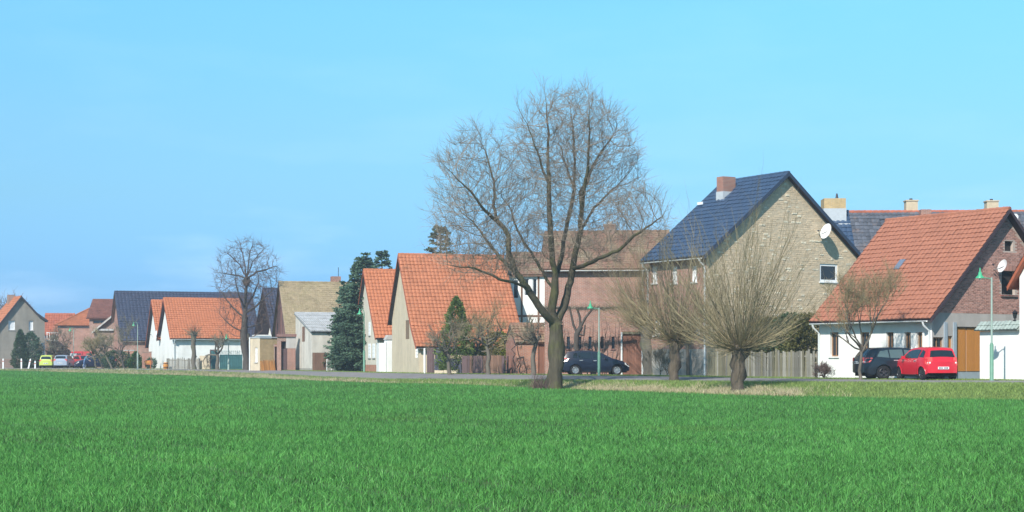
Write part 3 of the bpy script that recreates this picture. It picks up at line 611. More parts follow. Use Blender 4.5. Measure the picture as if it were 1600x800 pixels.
h.boards(h.gable, sl_, 2, M_WOODBR, 'shutter', rec=.02); h.boards(h.eave, gt, 6, M_WOODBR, 'gate', rec=.02)
# --- mossy roofed barn
W_, w_ = 9.0, 4.5
h = House('barn', 'old barn with yellow brown mossy roof and brick chimney behind the concrete shed', 449.5, 146, 16, 'X', W_, w_, 8.5, gable_prof(W_, w_, 3.1, 3.1, 8.0, .35))
h.walls(M_BRICK_D, M_BRICK_D); h.roof(M_MOSSY, og=.2, fascia=M_WOODPU, tw=.22, tl=.26, wave=.015, lift=.02); h.chimney(4.9, 5.2, 7.2, 8.75, .85, M_BRICK_R, cap=False)
for u in (1.6, 3.2, 4.8, 6.4): MB().box((u-.1, .2, .004), (u+.1, h.top(u)-.1, .05), .5, h.gable).build('timber', M_WOODPU, h.root)
mb = MB().tube([h.M(4.6, 5.4, 8.7), h.M(4.6, 5.4, 9.6)], .03, 5).build('antenna', M_IRON, h.roofo)
# --- gateway with brick pillars and a plastered lintel
g = thing('brick_gateway', 'brick pillared gateway with red beam left of the concrete shed', 'gateway', P(433.5, 141.5), R(12))
MB().box((0, 0, -.2), (.32, .5, 2.55)).build('pillar', M_BRICK_P, g); MB().box((.86, 0, -.2), (1.55, .5, 1.95)).build('pillar', M_BRICK_R, g)
MB().box((.75, .02, 1.955), (1.6, .48, 2.95)).build('plaster_panel', M_PLAST, g); MB().box((-.05, -.12, 2.96), (1.65, .55, 3.2)).build('beam', M_BRICK_D, g)
MB().hexa([(0.0, .02, 2.56), (.74, .02, 2.56), (.74, .45, 2.56), (0, .45, 2.56), (.0, .02, 2.95), (.74, .02, 2.95), (.74, .45, 2.95), (0, .45, 2.95)], .5).build('lintel', M_BRICK_BR, g)
dr = MB().box((.33, .3, -.1), (.85, .36, 1.9)).build('door', M_WOODPU, g); MB().box((.33, .4, 1.9), (.74, .45, 2.55)).build('dark_gap', M_HOLE, g)
for k in range(5): MB().box((.34+k*.1, .28, -.05), (.43+k*.1, .299, 1.85)).build('plank', M_WOODPU, dr)
# --- yellow brick flat roofed shed
h = House('yellow_brick_shed', 'flat roofed yellow brick shed with a tall white window', 406, 143, 40, 'X', 1.6, .8, 1.95, [(-.05, 2.85), (.8, 2.87), (1.65, 2.89)])
w = h.rect(h.gable, 398.5, 543, 402.3, 566); h.walls(M_BEIGE, M_BRICK_Y, [w], ()); h.window(h.gable, w, M_FRAME, M_CURT, (0, 1), M_PLAST, rec=.05)
s = h; MB().box((-.08, -.08, 2.89), (2.02, 1.7, 2.97)).build('flat_roof', M_LEAD, h.root)
MB().tube([(-.06, 1.62, -.1), (-.06, 1.62, 2.9)], .06, 7).build('downpipe', M_WPIPE, h.root)
ws = thing('wood_stack', 'stack of rusty brown boards leaning on the yellow brick shed', 'wood stack', P(408.5, 141.2), R(33))
for k in range(16):
    x = k*.085; MB().bar((x, -.02+random.uniform(-.03, .03), 0), (x+random.uniform(-.05, .05), .28, random.uniform(.75, 1.0)), .08, .03, (0, 1, 0)).build('board', M_RUSTW, ws)
# narrow brick doorway beside it
g = thing('brick_doorway', 'narrow brown brick doorway between the yellow shed and the gateway', 'doorway', P(428.5, 142.3), R(12))
MB().box((0, 0, -.2), (.06, .4, 2.1)).build('jamb', M_BRICK_BR, g); MB().box((.22, 0, -.2), (.28, .4, 2.1)).build('jamb', M_BRICK_BR, g); MB().box((-.02, -.02, 2.1), (.30, .42, 2.3)).build('lintel', M_BRICK_P, g)
MB().box((.06, .2, -.1), (.22, .26, 2.1)).build('door', M_WOODPU, g)
# --- dark roofed house with deep gable overhang
h = House('dark_roofed_house', 'white house under a steep dark overhanging roof behind the yellow shed', 447, 165, 25, 'X', 6.4, 3.2, 8, gable_prof(6.4, 3.2, 3.4, 3.4, 8.15, .55))
w = h.rect(h.gable, 432, 499, 435, 514); w = (max(.6, w[0]), max(.6, w[0])+.7, w[2], w[3])
h.walls(M_WHITE, M_WHITE, [w], ()); h.window(h.gable, w, M_FRAME_BR, M_GLASS, (0, 0), None); h.roof(M_DARKT, og=1.5, fascia=M_DARKW, soffit=M_DARKW, bw=.3)
bf = thing('blue_container', 'pale blue panel box showing above the yellow brick shed', 'container', P(398, 160), R(15)); MB().box((0, 0, 0), (1.6, 2, 3.3)).build('body', M_BLUEW, bf); MB().box((-.05, -.05, 3.3), (1.65, 2.05, 3.42)).build('lid', M_WHITE2, bf)

# --- white double house with two orange roofs
al = 20; W_, w_ = 9.4, 4.7
h = House('white_farmhouse', 'white plastered house with bright orange roof behind the bare pollarded linden', 270.5, 165.4, al, 'X', W_, w_, 7.4, gable_prof(W_, w_, 3.35, 3.35, 7.25, .4))
h.walls(M_WHITE, M_WHITE2); h.roof(M_ORANGE, og=.35, fascia=M_FASC_R, tw=.29, tl=.36, soffit=M_DARKW, bw=.2); h.gutter(m=M_WPIPE, pipes=(.1,))
dish(h, h.gable, h.uv(h.gable, 251, 523)[0], h.uv(h.gable, 251, 523)[1], .46, .55, (-.86, -.45, .25))
h2 = House('white_annex', 'white gabled annex with narrow orange roof left of the white dish', 0, 0, al, 'X', W_, w_, 6, gable_prof(W_, w_, 3.3, 2.6, 7.35, .3)); o2 = h.world(Vector((0, W_+.02, 0))); h2.root.location = o2; h2.o = o2
h2.walls(M_WHITE, M_WHITE2); h2.roof(M_ORANGE, og=.35, fascia=M_FASC_R, tw=.29, tl=.36, soffit=M_DARKW, bw=.2); h2.chimney(5.2, .9, 6.8, 7.55, .5, M_BRICK_O, cap=False)
# --- large dark blue roof behind
h = House('dark_blue_roofed_barn', 'very long barn with dark blue tiled roof behind the white house', 193, 183, 20, 'X', 12, 6, 15.4, gable_prof(12, 6, 3.3, 3.3, 8.75, .35))
h.walls(M_BRICK_P, M_BRICK_P); h.roof(M_DARKT, og=.35, fascia=M_FASCIA, tw=.4, tl=.42, wave=.05, ridge=M_DARKT, soffit=M_BRICK_BR)
# --- tall house with brown roof
h = House('brown_roofed_house', 'tall brick house with flat brown roof left of the dark blue barn', 139.5, 196, 4, 'X', 7, 3.5, 3.6, gable_prof(7, 3.5, 6.1, 6.1, 8.2, .35))
wb = (.45, 2.9, 5.3, 5.75); h.walls(M_BRICK_P, M_BRICK_P, (), [wb]); h.roof(M_BROWNT, og=.25, fascia=M_FASCIA, tw=.3, tl=.36, wave=.02); h.window(h.eave, wb, M_FRAME_BR, M_GLASS, (2, 0), None)
h = House('lean_to', 'low lean-to with sloping grey brown roof below the brown roofed house', 147, 192, 0, 'Y', 2.6, 2.6, 4, [(-.15, 4.1), (2.6, 6.35), (2.75, 6.35)])
h.walls(M_BRICK_BR, M_BRICK_BR); h.roof(M_BROWNT, og=.5, th=.1, fascia=M_PLAST, side=(1, 0), soffit=M_DARKW, bw=.24)
MB().box((.3, -.3, 4.4), (2.4, -.02, 4.62)).build('awning', M_ASB, h.root)
# --- hipped orange roof
def hip_house():
    r = thing('hip_roofed_house', 'brick house with hipped orange roof behind the silver car', 'house', P(91, 199), R(3))
    Lx, Ly, ze, zr = 9.0, 8.0, 5.15, 7.35
    fr = lambda u, v, d=0: Vector((u, -d, v))
    class S: pass
    s = House.__new__(House); s.root = r; s.typ = 'X'; s.L = Lx; s.W = Ly; s.w = Ly/2; s.prof = [(-.3, ze-.1), (Ly/2, zr), (Ly+.3, ze-.1)]; s.z0 = 0; s.o = P(91, 199); s.rot = Matrix.Rotation(R(3), 3, 'Z')
    s.eave = lambda u, v, d=0: s.M(-d, u, v); s.gable = lambda u, v, d=0: s.M(u, -d, v); s.back = lambda u, v, d=0: s.M(u, Lx+d, v); s.rear = lambda u, v, d=0: s.M(Ly+d, u, v)
    for f, n in ((s.eave, Lx), (s.gable, Ly), (s.back, Lx), (s.rear, Ly)):
        s.wall(f if f is not s.back else s.back, 0, Ly if f in (s.gable, s.back) else Lx, lambda u: ze, M_BRICK_P, ())
    o = .35; rx0, rx1 = 3.0, 3.9; A = [(-o, -o, ze), (Lx+o, -o, ze), (Lx+o, Ly+o, ze), (-o, Ly+o, ze)]; B_ = [(rx0, Ly/2, zr), (rx1, Ly/2, zr)]
    mb = MB().quad(A[0], A[1], B_[1], B_[0]).quad(A[2], A[3], B_[0], B_[1]).poly([A[3], A[0], B_[0]]).poly([A[1], A[2], B_[1]]).quad(*[Vector(a)-Vector((0, 0, .02)) for a in A])
    rf = mb.build('roof', M_ORANGE2, r); s.roofo = rf
    cs = MB()      # tile courses following each face
    for f in ([A[0], A[1], B_[1], B_[0]], [A[3], A[0], B_[0], B_[0]], [A[1], A[2], B_[1], B_[1]]):
        f = [Vector(q) for q in f]; n = (f[1]-f[0]).cross(f[2]-f[0]).normalized(); n = n if n.z > 0 else -n; K = 13
        for k in range(K):
            t0_, t1_ = k/K, (k+1)/K; a = f[0].lerp(f[3], t0_); b2 = f[1].lerp(f[2], t0_); c2 = f[1].lerp(f[2], t1_); d2 = f[0].lerp(f[3], t1_); m_ = max(1, int((b2-a).length/.32))
            for i in range(m_):
                p0 = a.lerp(b2, i/m_+.004); p1 = a.lerp(b2, (i+.97)/m_); p2 = d2.lerp(c2, (i+.97)/m_); p3 = d2.lerp(c2, i/m_+.004)
                cs.quad(p0+n*.055, p1+n*.055, p2+n*.012, p3+n*.012).quad(p0+n*.005, p1+n*.005, p1+n*.055, p0+n*.055)
    cs.build('roof_tiles', M_ORANGE2, rf, kind='stuff')
    hp = MB()
    for a, b2 in ((A[0], B_[0]), (A[1], B_[1]), (B_[0], B_[1]), (A[3], B_[0]), (A[2], B_[1])): hp.tube([Vector(a)+Vector((0, 0, .04)), Vector(b2)+Vector((0, 0, .04))], .12, 6)
    hp.build('ridge_tiles', M_ORANGE2, rf, kind='stuff')
    for u in (5.2, 7.6):
        hh = (u, u+.9, 2.9, 4.2); MB().quad(fr(hh[0], hh[2], .005), fr(hh[1], hh[2], .005), fr(hh[1], hh[3], .005), fr(hh[0], hh[3], .005)).build('window', M_GLASS, r)
        mb = MB()
        for q in ((hh[0]-.06, hh[2]-.06, hh[1]+.06, hh[2]), (hh[0]-.06, hh[3], hh[1]+.06, hh[3]+.06), (hh[0]-.06, hh[2], hh[0], hh[3]), (hh[1], hh[2], hh[1]+.06, hh[3])): mb.box((q[0], q[1], 0), (q[2], q[3], .04), .5, fr)
        mb.build('window_frame', M_FRAME, r)
    MB().box((-.05, -.04, ze-.28), (Lx+.05, -.003, ze-.03)).build('cornice', M_PLAST, r)
hip_house()
h = House('red_roofed_house', 'small red roofed house with white balcony behind the yellow green car', 70.5, 203, 12, 'X', 6, 3, 3.2, gable_prof(6, 3, 4.2, 4.2, 6.65, .3))
h.walls(M_WHITE2, M_BRICK_P); h.roof(M_REDT, og=.2, tw=.3, tl=.36)
bl = MB(); 
for k in range(9): bl.box((.25+k*.3, -.9, 3.45), (.33+k*.3, -.82, 4.3))
bl.box((.2, -.92, 4.3), (2.8, -.8, 4.4)).box((.2, -.95, 3.3), (2.8, 0, 3.45)).build('balcony', M_FRAME, h.root)
# --- grey house at the left border
W_, w_ = 7.4, 4.6
h = House('grey_house', 'grey rendered house with orange roof and chimney at the left border', -30, 189.7, 30, 'Y', W_, w_, 5.0, [(-.45, 1.75), (w_, 8.3), (6.4, 6.35), (7.7, 5.45)])
ws_ = [h.rect(h.gable, *q) for q in ((13, 501, 23.5, 515.5), (45, 501, 52, 516))]
h.wall(h.gable, 0, W_, h.top, M_GREYR, ws_, 'gable_wall', v0=1.1, breaks=(w_, 6.4)); h.wall(h.gable, -.03, W_+.02, lambda u: 1.1, M_BRICK_BR, (), 'plinth')
h.wall(h.eave, 0, h.L, lambda u: 2.1, M_GREYR); h.wall(h.back, 0, W_, h.top, M_GREYR, breaks=(w_,)); h.wall(h.rear, 0, h.L, lambda u: 5.5, M_GREYR)
for w in ws_: h.window(h.gable, w, M_FRAME, M_CURT, (0, 0), M_PLAST, rec=.12)
h.roof(M_ORANGE2, og=.3, fascia=M_FASCIA, tw=.3, tl=.36, soffit=M_FASCIA, bw=.28); h.chimney(4.3, 3.6, 7.6, 8.75, .8, M_BRICK_BR, cap=False)
pc = thing('white_porch', 'white columned house porch beside the dark conifers at far left', 'porch', P(57.5, 188), R(10))
for x in (.0, .62): MB().lathe([(.10, -.1), (.10, .1), (.07, .14), (.07, 2.5), (.1, 2.56), (.1, 2.7)], (x, 0, 0), n=10).build('column', M_FRAME, pc)
MB().box((-.15, -.15, 2.7), (.8, 1.4, 2.95)).build('porch_roof', M_FRAME, pc); MB().box((-.1, 1.0, -.1), (.75, 1.1, 2.69)).build('door', M_BLUEW, pc)
# ================================================================ vegetation
M_BARK = mat('grey_bark', (.145, .125, .10), .95, .3, 3, bump=.9, bscale=9, stretch=(3, 3, .5), moss=((.12, .135, .06), .35))
M_BARKD = mat('dark_bark', (.085, .072, .062), .95, .3, 3, bump=.9, bscale=9, stretch=(3, 3, .5))
M_BARKG = mat('mossy_bark', (.085, .072, .05), .95, .4, 3, bump=1.0, bscale=9, stretch=(3, 3, .5), moss=((.085, .09, .03), .5))
M_TWIG = mat('brown_grey_twigs', (.25, .20, .155), .9, .15, 2, tone=.3)
M_BARKP = mat('tan_willow_bark', (.115, .09, .065), .95, .4, 4, bump=1.0, bscale=11, stretch=(3, 3, .5), moss=((.06, .05, .045), .45), mscale=2.2)
M_TWIGO = mat('olive_willow_shoots', (.28, .225, .13), .8, .15, 2, tone=.5)
M_TWIGG = mat('grey_olive_twigs', (.19, .165, .115), .9, .15, 2, tone=.35)
M_TWIGR = mat('dark_red_brown_twigs', (.15, .10, .085), .9, .15, 2, tone=.3)
M_TWIGT = mat('tan_twigs', (.27, .215, .12), .9, .15, 2, tone=.35)
def leafm(nm, c, tr=.25, tone=.35): return mat(nm, c, .6, .15, 1.5, tone=tone, trans=tr, spec=.25)
M_SPRUCE = leafm('blue_green_needles', (.10, .165, .105), .25)
M_PINE = leafm('grey_green_needles', (.10, .13, .08), .15)
M_THUJA = leafm('bright_thuja_leaf', (.13, .185, .05), .25)
M_THUJAD = leafm('dark_thuja_leaf', (.075, .12, .06), .25)
M_HEDGE = leafm('yellow_green_leaf', (.25, .27, .05), .25)
M_OLIVE = leafm('olive_leaf', (.13, .125, .04), .2)
M_SHRUB = leafm('green_shrub_leaf', (.055, .12, .03), .2)

def cone_dir(d, ang):
    d = d.normalized(); x = d.orthogonal().normalized(); y = d.cross(x); a = random.uniform(0, 2*math.pi)
    return (d*math.cos(ang)+(x*math.cos(a)+y*math.sin(a))*math.sin(ang)).normalized()
class Tree:
    """a skeleton of nodes; radii follow from the number of tips each node carries"""
    def __init__(s): s.p = []; s.par = []
    def node(s, p, par=-1): s.p.append(Vector(p)); s.par.append(par); return len(s.p)-1
    def path(s, pts, par=-1, step=.35):
        """adds a polyline, returns its last node"""
        if par >= 0: prev = s.p[par]
        else: par = s.node(pts[0]); prev = Vector(pts[0]); pts = pts[1:]
        for q in pts:
            q = Vector(q); n = max(1, round((q-prev).length/step))
            for i in range(1, n+1): par = s.node(prev.lerp(q, i/n)+Vector([random.gauss(0, step*.06) for _ in 'xyz']), par)
            prev = q
        return par
    def near(s, q): q = Vector(q); return min(range(len(s.p)), key=lambda i: (s.p[i]-q).length_squared)
    def colonize(s, att, step, di, dk, iters, bias=(0, 0, .12)):
        bias = Vector(bias); alive = list(att); kids = {}
        for it in range(iters):
            kd = kdtree.KDTree(len(s.p))
            for i, q in enumerate(s.p): kd.insert(q, i)
            kd.balance(); pull = {}; nxt = []
            for a in alive:
                co, i, d = kd.find(a)
                if d < dk: continue
                nxt.append(a)
                if d < di: pull.setdefault(i, Vector()); pull[i] += (a-co)/d
            alive = nxt; grew = False
            for i, v in pull.items():
                if kids.get(i, 0) > 3 or v.length < 1e-6: continue
                d = (v.normalized()+bias+Vector([random.gauss(0, .09) for _ in 'xyz'])).normalized(); s.node(s.p[i]+d*step, i); kids[i] = kids.get(i, 0)+1; grew = True
            if not grew or not alive: break
    def radii(s, root, tip, taper=0, cap=1e9):
        n = len(s.p); ch = [[] for _ in range(n)]
        for i, q in enumerate(s.par):
            if q >= 0: ch[q].append(i)
        cnt = [0]*n
        for i in range(n-1, -1, -1): cnt[i] = sum(cnt[c] for c in ch[i]) or 1
        k = math.log(max(2, cnt[0]))/math.log(root/tip)
        s.r = [tip*c**(1/k) for c in cnt]; s.ch = ch; s.cnt = cnt; dist = [0.0]*n
        for i in range(n-1, -1, -1): dist[i] = max([dist[c]+(s.p[c]-s.p[i]).length for c in ch[i]] or [0])
        if taper: s.r = [r if dist[i] > cap else min(r, tip+taper*dist[i]) for i, r in enumerate(s.r)]
        # length to the farthest tip tapers the last metres
        return s
    def chains(s):
        out = []; st = [(0, -1)]
        while st:
            i, pr = st.pop(); c = [pr] if pr >= 0 else []
            while True:
                c.append(i)
                if not s.ch[i]: break
                b = max(s.ch[i], key=lambda q: s.cnt[q])
                for q in s.ch[i]:
                    if q != b: st.append((q, i))
                i = b
            out.append(c)
        return out
def twigs(mb, base, d, length, r, n=3, droop=0.0, curl=.25):
    p = [base]; q = base.copy(); d = d.copy()
    for k in range(n):
        d = (d+Vector([random.gauss(0, curl) for _ in 'xyz'])+Vector((0, 0, droop))).normalized(); q = q+d*(length/n); p.append(q)
    mb.tube(p, [r*(1-.75*k/n) for k in range(n+1)], 3, cap=False); return p, d
def tree_parts(t, root, bark, twigm, limb_r, twig_fn=None, flare=1.35, trunk_top=None, trunk_extra=None, o=Vector((0, 0, 0))):
    """trunk, each thick limb, and one crown of fine branches"""
    crown = MB(); tips = []
    for k, c in enumerate(t.chains()):
        own = c if k == 0 else c[1:]
        r = [t.r[i] for i in c]
        if k: r[0] = min(r[0], r[1]*1.15)
        pts = [t.p[i]-o for i in c]; r0 = r[1] if len(r) > 1 else r[0]
        if k == 0:
            j = next((q for q, i in enumerate(c) if trunk_top and t.p[i].z > trunk_top), len(c)-1); j = max(2, min(j, len(c)-2))
            rr = list(r); L = min(4, j)
            for q in range(L): rr[q] *= 1+(flare-1)*(1-q/L)**2
            tr = MB()
            tr.tube(pts[:j+1], rr[:j+1], 12); 
            for v in range(len(tr.V)):
                x = Vector(tr.V[v]); w = 1+.09*math.sin(x.z*2.3+x.x*9)+.07*math.sin(x.y*11+x.z*4); a = pts[min(range(j+1), key=lambda q: abs(pts[q].z-x.z))]; x = Vector((a.x+(x.x-a.x)*w, a.y+(x.y-a.y)*w, x.z)); tr.V[v] = tuple(x)
            if trunk_extra: trunk_extra(tr)
            tr.build('trunk', bark, root, smooth=80)
            MB().tube(pts[j:], r[j:], 8).build('limb', bark, root, smooth=80)
        elif r0 > limb_r and len(c) > 3: MB().tube(pts, r, 7).build('limb', bark, root, smooth=80)
        else: crown.tube(pts, r, 4 if r0 > .02 else 3, cap=False)
        if twig_fn: twig_fn(crown, c, pts, r)
    crown.build('crown', twigm, root, smooth=70)
def ell(c, rad, n):
    out = []
    while len(out) < n:
        v = Vector([random.uniform(-1, 1) for _ in 'xyz'])
        if .12 < v.length < 1: out.append(Vector((c[0]+v.x*rad[0], c[1]+v.y*rad[1], c[2]+v.z*rad[2])))
    return out

# --- the big bare tree in the middle
def big_tree():
    D = 80.0; x0, z0 = PX(867, D), gz(PX(867, D), D)
    root = thing('big_tree', 'tallest bare tree with thick mossy trunk and wide airy crown standing at the field edge', 'tree', (x0, D, z0))
    o = Vector((x0, D, z0))
    def q(px, py, dy=0): s_ = (D+dy); return Vector((PX(px, s_)-0, s_, PZ(py, s_)))
    t = Tree()
    trunk = t.path([q(866, 612), q(867, 590), q(869, 560), q(870, 530), q(869, 508)])
    def limb(par, *pp): return t.path([q(*p) for p in pp], par)
    A = limb(trunk, (862, 485, -.2), (866, 458, -.4), (868, 430, -.5), (862, 396, -.5), (859, 340, -.5), (858, 290, -.6))
    limb(A, (845, 257, -.9), (835, 224, -1.2), (824, 194, -1.4), (812, 176, -1.7), (808, 166, -1.8))
    limb(A, (856, 250, 0), (857, 212, .5), (853, 165, .8), (850, 140, 1))
    B = limb(trunk, (880, 480, .3), (889, 449, .5), (895, 419, .6), (899, 394, .5), (907, 360, .2), (908, 332, 0))
    limb(B, (906, 300, .6), (917, 285, .8), (925, 262, 1), (940, 236, 1.5), (959, 210, 1.8), (976, 195, 2.2))
    limb(t.near(q(908, 332)), (912, 300, -.8), (919, 250, -1.4), (921, 194, -2), (919, 147, -2.4))
    limb(t.near(q(907, 355, .2)), (929, 325, 1), (951, 302, 1.8), (974, 280, 2.4), (998, 248, 3))
    C = limb(t.near(q(868, 440, -.5)), (876, 408, 1.0), (881, 370, 1.4), (890, 335, 1.6), (898, 295, 1.7))
    limb(C, (898, 250, 1.5), (895, 200, 1.9), (889, 150, 2.2)); limb(t.near(q(896, 300, 1.7)), (880, 245, 2.4), (870, 205, 3), (862, 160, 3.4))
    E = limb(trunk, (855, 495, -.5), (842, 478, -.8), (824, 450, -1.2), (806, 425, -1.3), (795, 396, -1.3), (794, 368, -1.2), (778, 346, -1.2))
    limb(E, (750, 322, -2), (735, 298, -2.4), (715, 280, -2.8), (690, 254, -3.2)); limb(t.near(q(778, 346, -1.2)), (772, 320, -.4), (772, 285, 0), (758, 235, .3), (744, 196, .6))
    limb(t.near(q(824, 450, -1.2)), (800, 441, -2.2), (780, 436, -2.6), (740, 418, -3), (700, 415, -3.4), (676, 408, -3.6))
    limb(t.near(q(806, 425, -1.3)), (776, 396, -.4), (757, 370, .2), (738, 345, .8), (714, 325, 1.4))
    Gl = limb(t.near(q(866, 455, -.4)), (848, 425, .6), (829, 395, 1.1), (808, 360, 1.6), (797, 325, 2), (768, 288, 2.6))
    limb(t.near(q(895, 419, .6)), (912, 416, -.6), (935, 404, -1.6), (965, 392, -2.4), (1000, 362, -3), (1035, 338, -3.4))
    att = []
    def lobe(px, py, rx, rz, n, dy=0, ry=None): s_ = D/F_PX; att.extend(ell((PX(px, D), D+dy, PZ(py, D)), (rx*s_, (ry or rx)*s_, rz*s_), n))
    lobe(893, 236, 96, 92, 1900, .3); lobe(750, 296, 70, 86, 950, -.8); lobe(968, 275, 42, 72, 260, 1.2); lobe(860, 340, 120, 80, 800, 0); lobe(725, 350, 50, 66, 380, -1.2); lobe(790, 390, 70, 45, 350, -.4)
    lobe(988, 350, 50, 50, 420, -2.6, 55); lobe(940, 390, 50, 35, 260, -1, 50); lobe(755, 405, 80, 42, 320, -1.8)
    t.colonize(att, .28, 3.0, .36, 75, (0, 0, .42)); t.radii(.375, .008, .0148, 12.0)
    def tw(mb, c, pts, r):
        for k in range(1, len(c)):
            rr = r[k]
            if rr > .10: continue
            d = (pts[k]-pts[k-1]).normalized()
            for _ in range(4 if k == len(c)-1 else (2 if rr < .02 else 1)):
                p, dd = twigs(mb, pts[k], (cone_dir(d, random.uniform(.25, .8))+Vector((0, 0, .42))).normalized(), random.uniform(.4, 1.15), .0072, 3, .06, .09)
                for z_ in (1, 2):
                    if random.random() < .75: twigs(mb, p[z_], cone_dir(dd, .5), random.uniform(.3, .7), .0062, 2, .04)
    def burr(tr):
        for k in range(26):     # basal suckers and a swollen foot
            a = random.uniform(2.2, 4.6); b0 = Vector((math.cos(a)*.55, math.sin(a)*.5, -.1)); tr.tube([b0, b0+Vector((math.cos(a)*.25, math.sin(a)*.2, random.uniform(.25, .8)))], [.05, .02], 4)
    tree_parts(t, root, M_BARKG, M_TWIG, .045, tw, 1.3, z0+3.1, None, o)
    mb = MB()
    for k in range(150):
        b0 = Vector((random.gauss(-.75, .22), random.gauss(-.25, .3), -.1)); twigs(mb, b0, Vector((random.gauss(-.1, .25), random.gauss(0, .25), 1)), random.uniform(.3, 1.15), .013, 3, 0, .2)
    mb.build('basal_shoots', M_TWIGR, root)
big_tree()

# --- pollarded willows
def pollard(name, label, px, py_base, D, py_head, r_trunk, n, lmin, lmax, spread, mtw, bark, lean=0, sub=4, group=None, flat=1.0, headr=.45, fall=.0, bias=(0, 0, 0), thick=.016, z=None, squash=.8):
    x0 = PX(px, D); z0 = gz(x0, D) if z is None else z; root = thing(name, label, 'tree', (x0, D, z0), 0, group); H = PZ(py_head, D)-z0
    tr = MB(); K = 9
    pts = [Vector((lean*(k/K)+.05*math.sin(k*1.7), .04*math.cos(k*2.1), -.25+(H+.25)*k/K)) for k in range(K+1)]
    rad = [r_trunk*(1.28 if k == 0 else 1.1 if k == 1 else .95+.06*math.sin(k*2.3)+(.28 if k >= K-1 else 0)) for k in range(K+1)]
    tr.tube(pts, rad, 14)
    for v in range(len(tr.V)):
        x, y, zz = tr.V[v]; w = 1+.10*math.sin(zz*5+x*12)+.08*math.sin(y*15-zz*7); a = pts[min(K, max(0, int((zz+.25)/(H+.25)*K)))]; tr.V[v] = (a.x+(x-a.x)*w, a.y+(y-a.y)*w, zz)
    tr.build('trunk', bark, root, smooth=80)
    hd = MB(); top = pts[-1]
    for k in range(26):           # knobbly head
        d = cone_dir(Vector((0, 0, 1)), random.uniform(.2, 1.9)); hd.tube([top-Vector((0, 0, .1)), top+Vector((d.x*headr*1.15, d.y*headr*1.15, d.z*headr*.7))], [.2, random.uniform(.07, .14)], 6)
    hd.build('head', bark, root, smooth=80)
    cr = MB()
    for k in range(n):
        ang = spread*math.sqrt(random.random())**flat; d = cone_dir((Vector((0, 0, 1))+Vector(bias)).normalized(), ang)
        b0 = top+Vector((d.x*headr*.9, d.y*headr*.9, d.z*headr*.5-.05)); L = random.uniform(lmin, lmax)*(1-(1-squash)*ang/spread); r0 = thick*random.uniform(.7, 1.5)
        p = [b0]; q = b0.copy(); dd = d.copy(); S_ = 6
        for i in range(S_):
            dd = (dd+Vector([random.gauss(0, .10) for _ in 'xyz'])+Vector((0, 0, fall+.02))).normalized(); q = q+dd*L/S_; p.append(q)
        cr.tube(p, [r0*(1-.55*i/S_) for i in range(S_+1)], 3, cap=False)
        for j in range(sub):
            i = random.randint(1, S_-1); twigs(cr, p[i].lerp(p[i+1], random.random()), (cone_dir(dd, random.uniform(.15, .5))+Vector((0, 0, .15))).normalized(), L*random.uniform(.15, .42), r0*.5, 3, .03, .13)
    for k in range(int(n*.9)):      # short brushy shoots round the head
        d = cone_dir(Vector((0, 0, .4)), random.uniform(.3, 2.1)); b0 = top+Vector((d.x*headr, d.y*headr, d.z*headr*.6-.1)); twigs(cr, b0, d, random.uniform(.5, 1.7), thick*.6, 4, .06, .16)
    cr.build('crown', mtw, root)
    return root
GP = 'pollarded willows along the field edge'
pollard('pollard_willow', 'nearest pollarded willow with thick trunk and fan of olive shoots before the stone gable', 1152, 611, 69, 543, .315, 310, 3.6, 7.8, 1.6, M_TWIGO, M_BARKP, .08, 7, GP, 1.15, .42, .085, thick=.0125, squash=.32)
pollard('pollard_willow', 'slimmer pollarded willow standing in front of the plastered plinth of the stone house', 1052, 598, 79, 530, .28, 285, 3.0, 7.2, 1.55, M_TWIGO, M_BARKP, .12, 7, GP, 1.15, .36, .085, thick=.0125, squash=.34)
pollard('roadside_willow', 'grey trunked willow beyond the road beside the brown barn gate', 1017, 589, 97, 510, .42, 320, 2.8, 7.6, 1.3, M_TWIGT, M_BARK, -.25, 6, None, 1.15, .36, .06, thick=.0098, squash=.4, z=0, bias=(-.32, 0, 0))

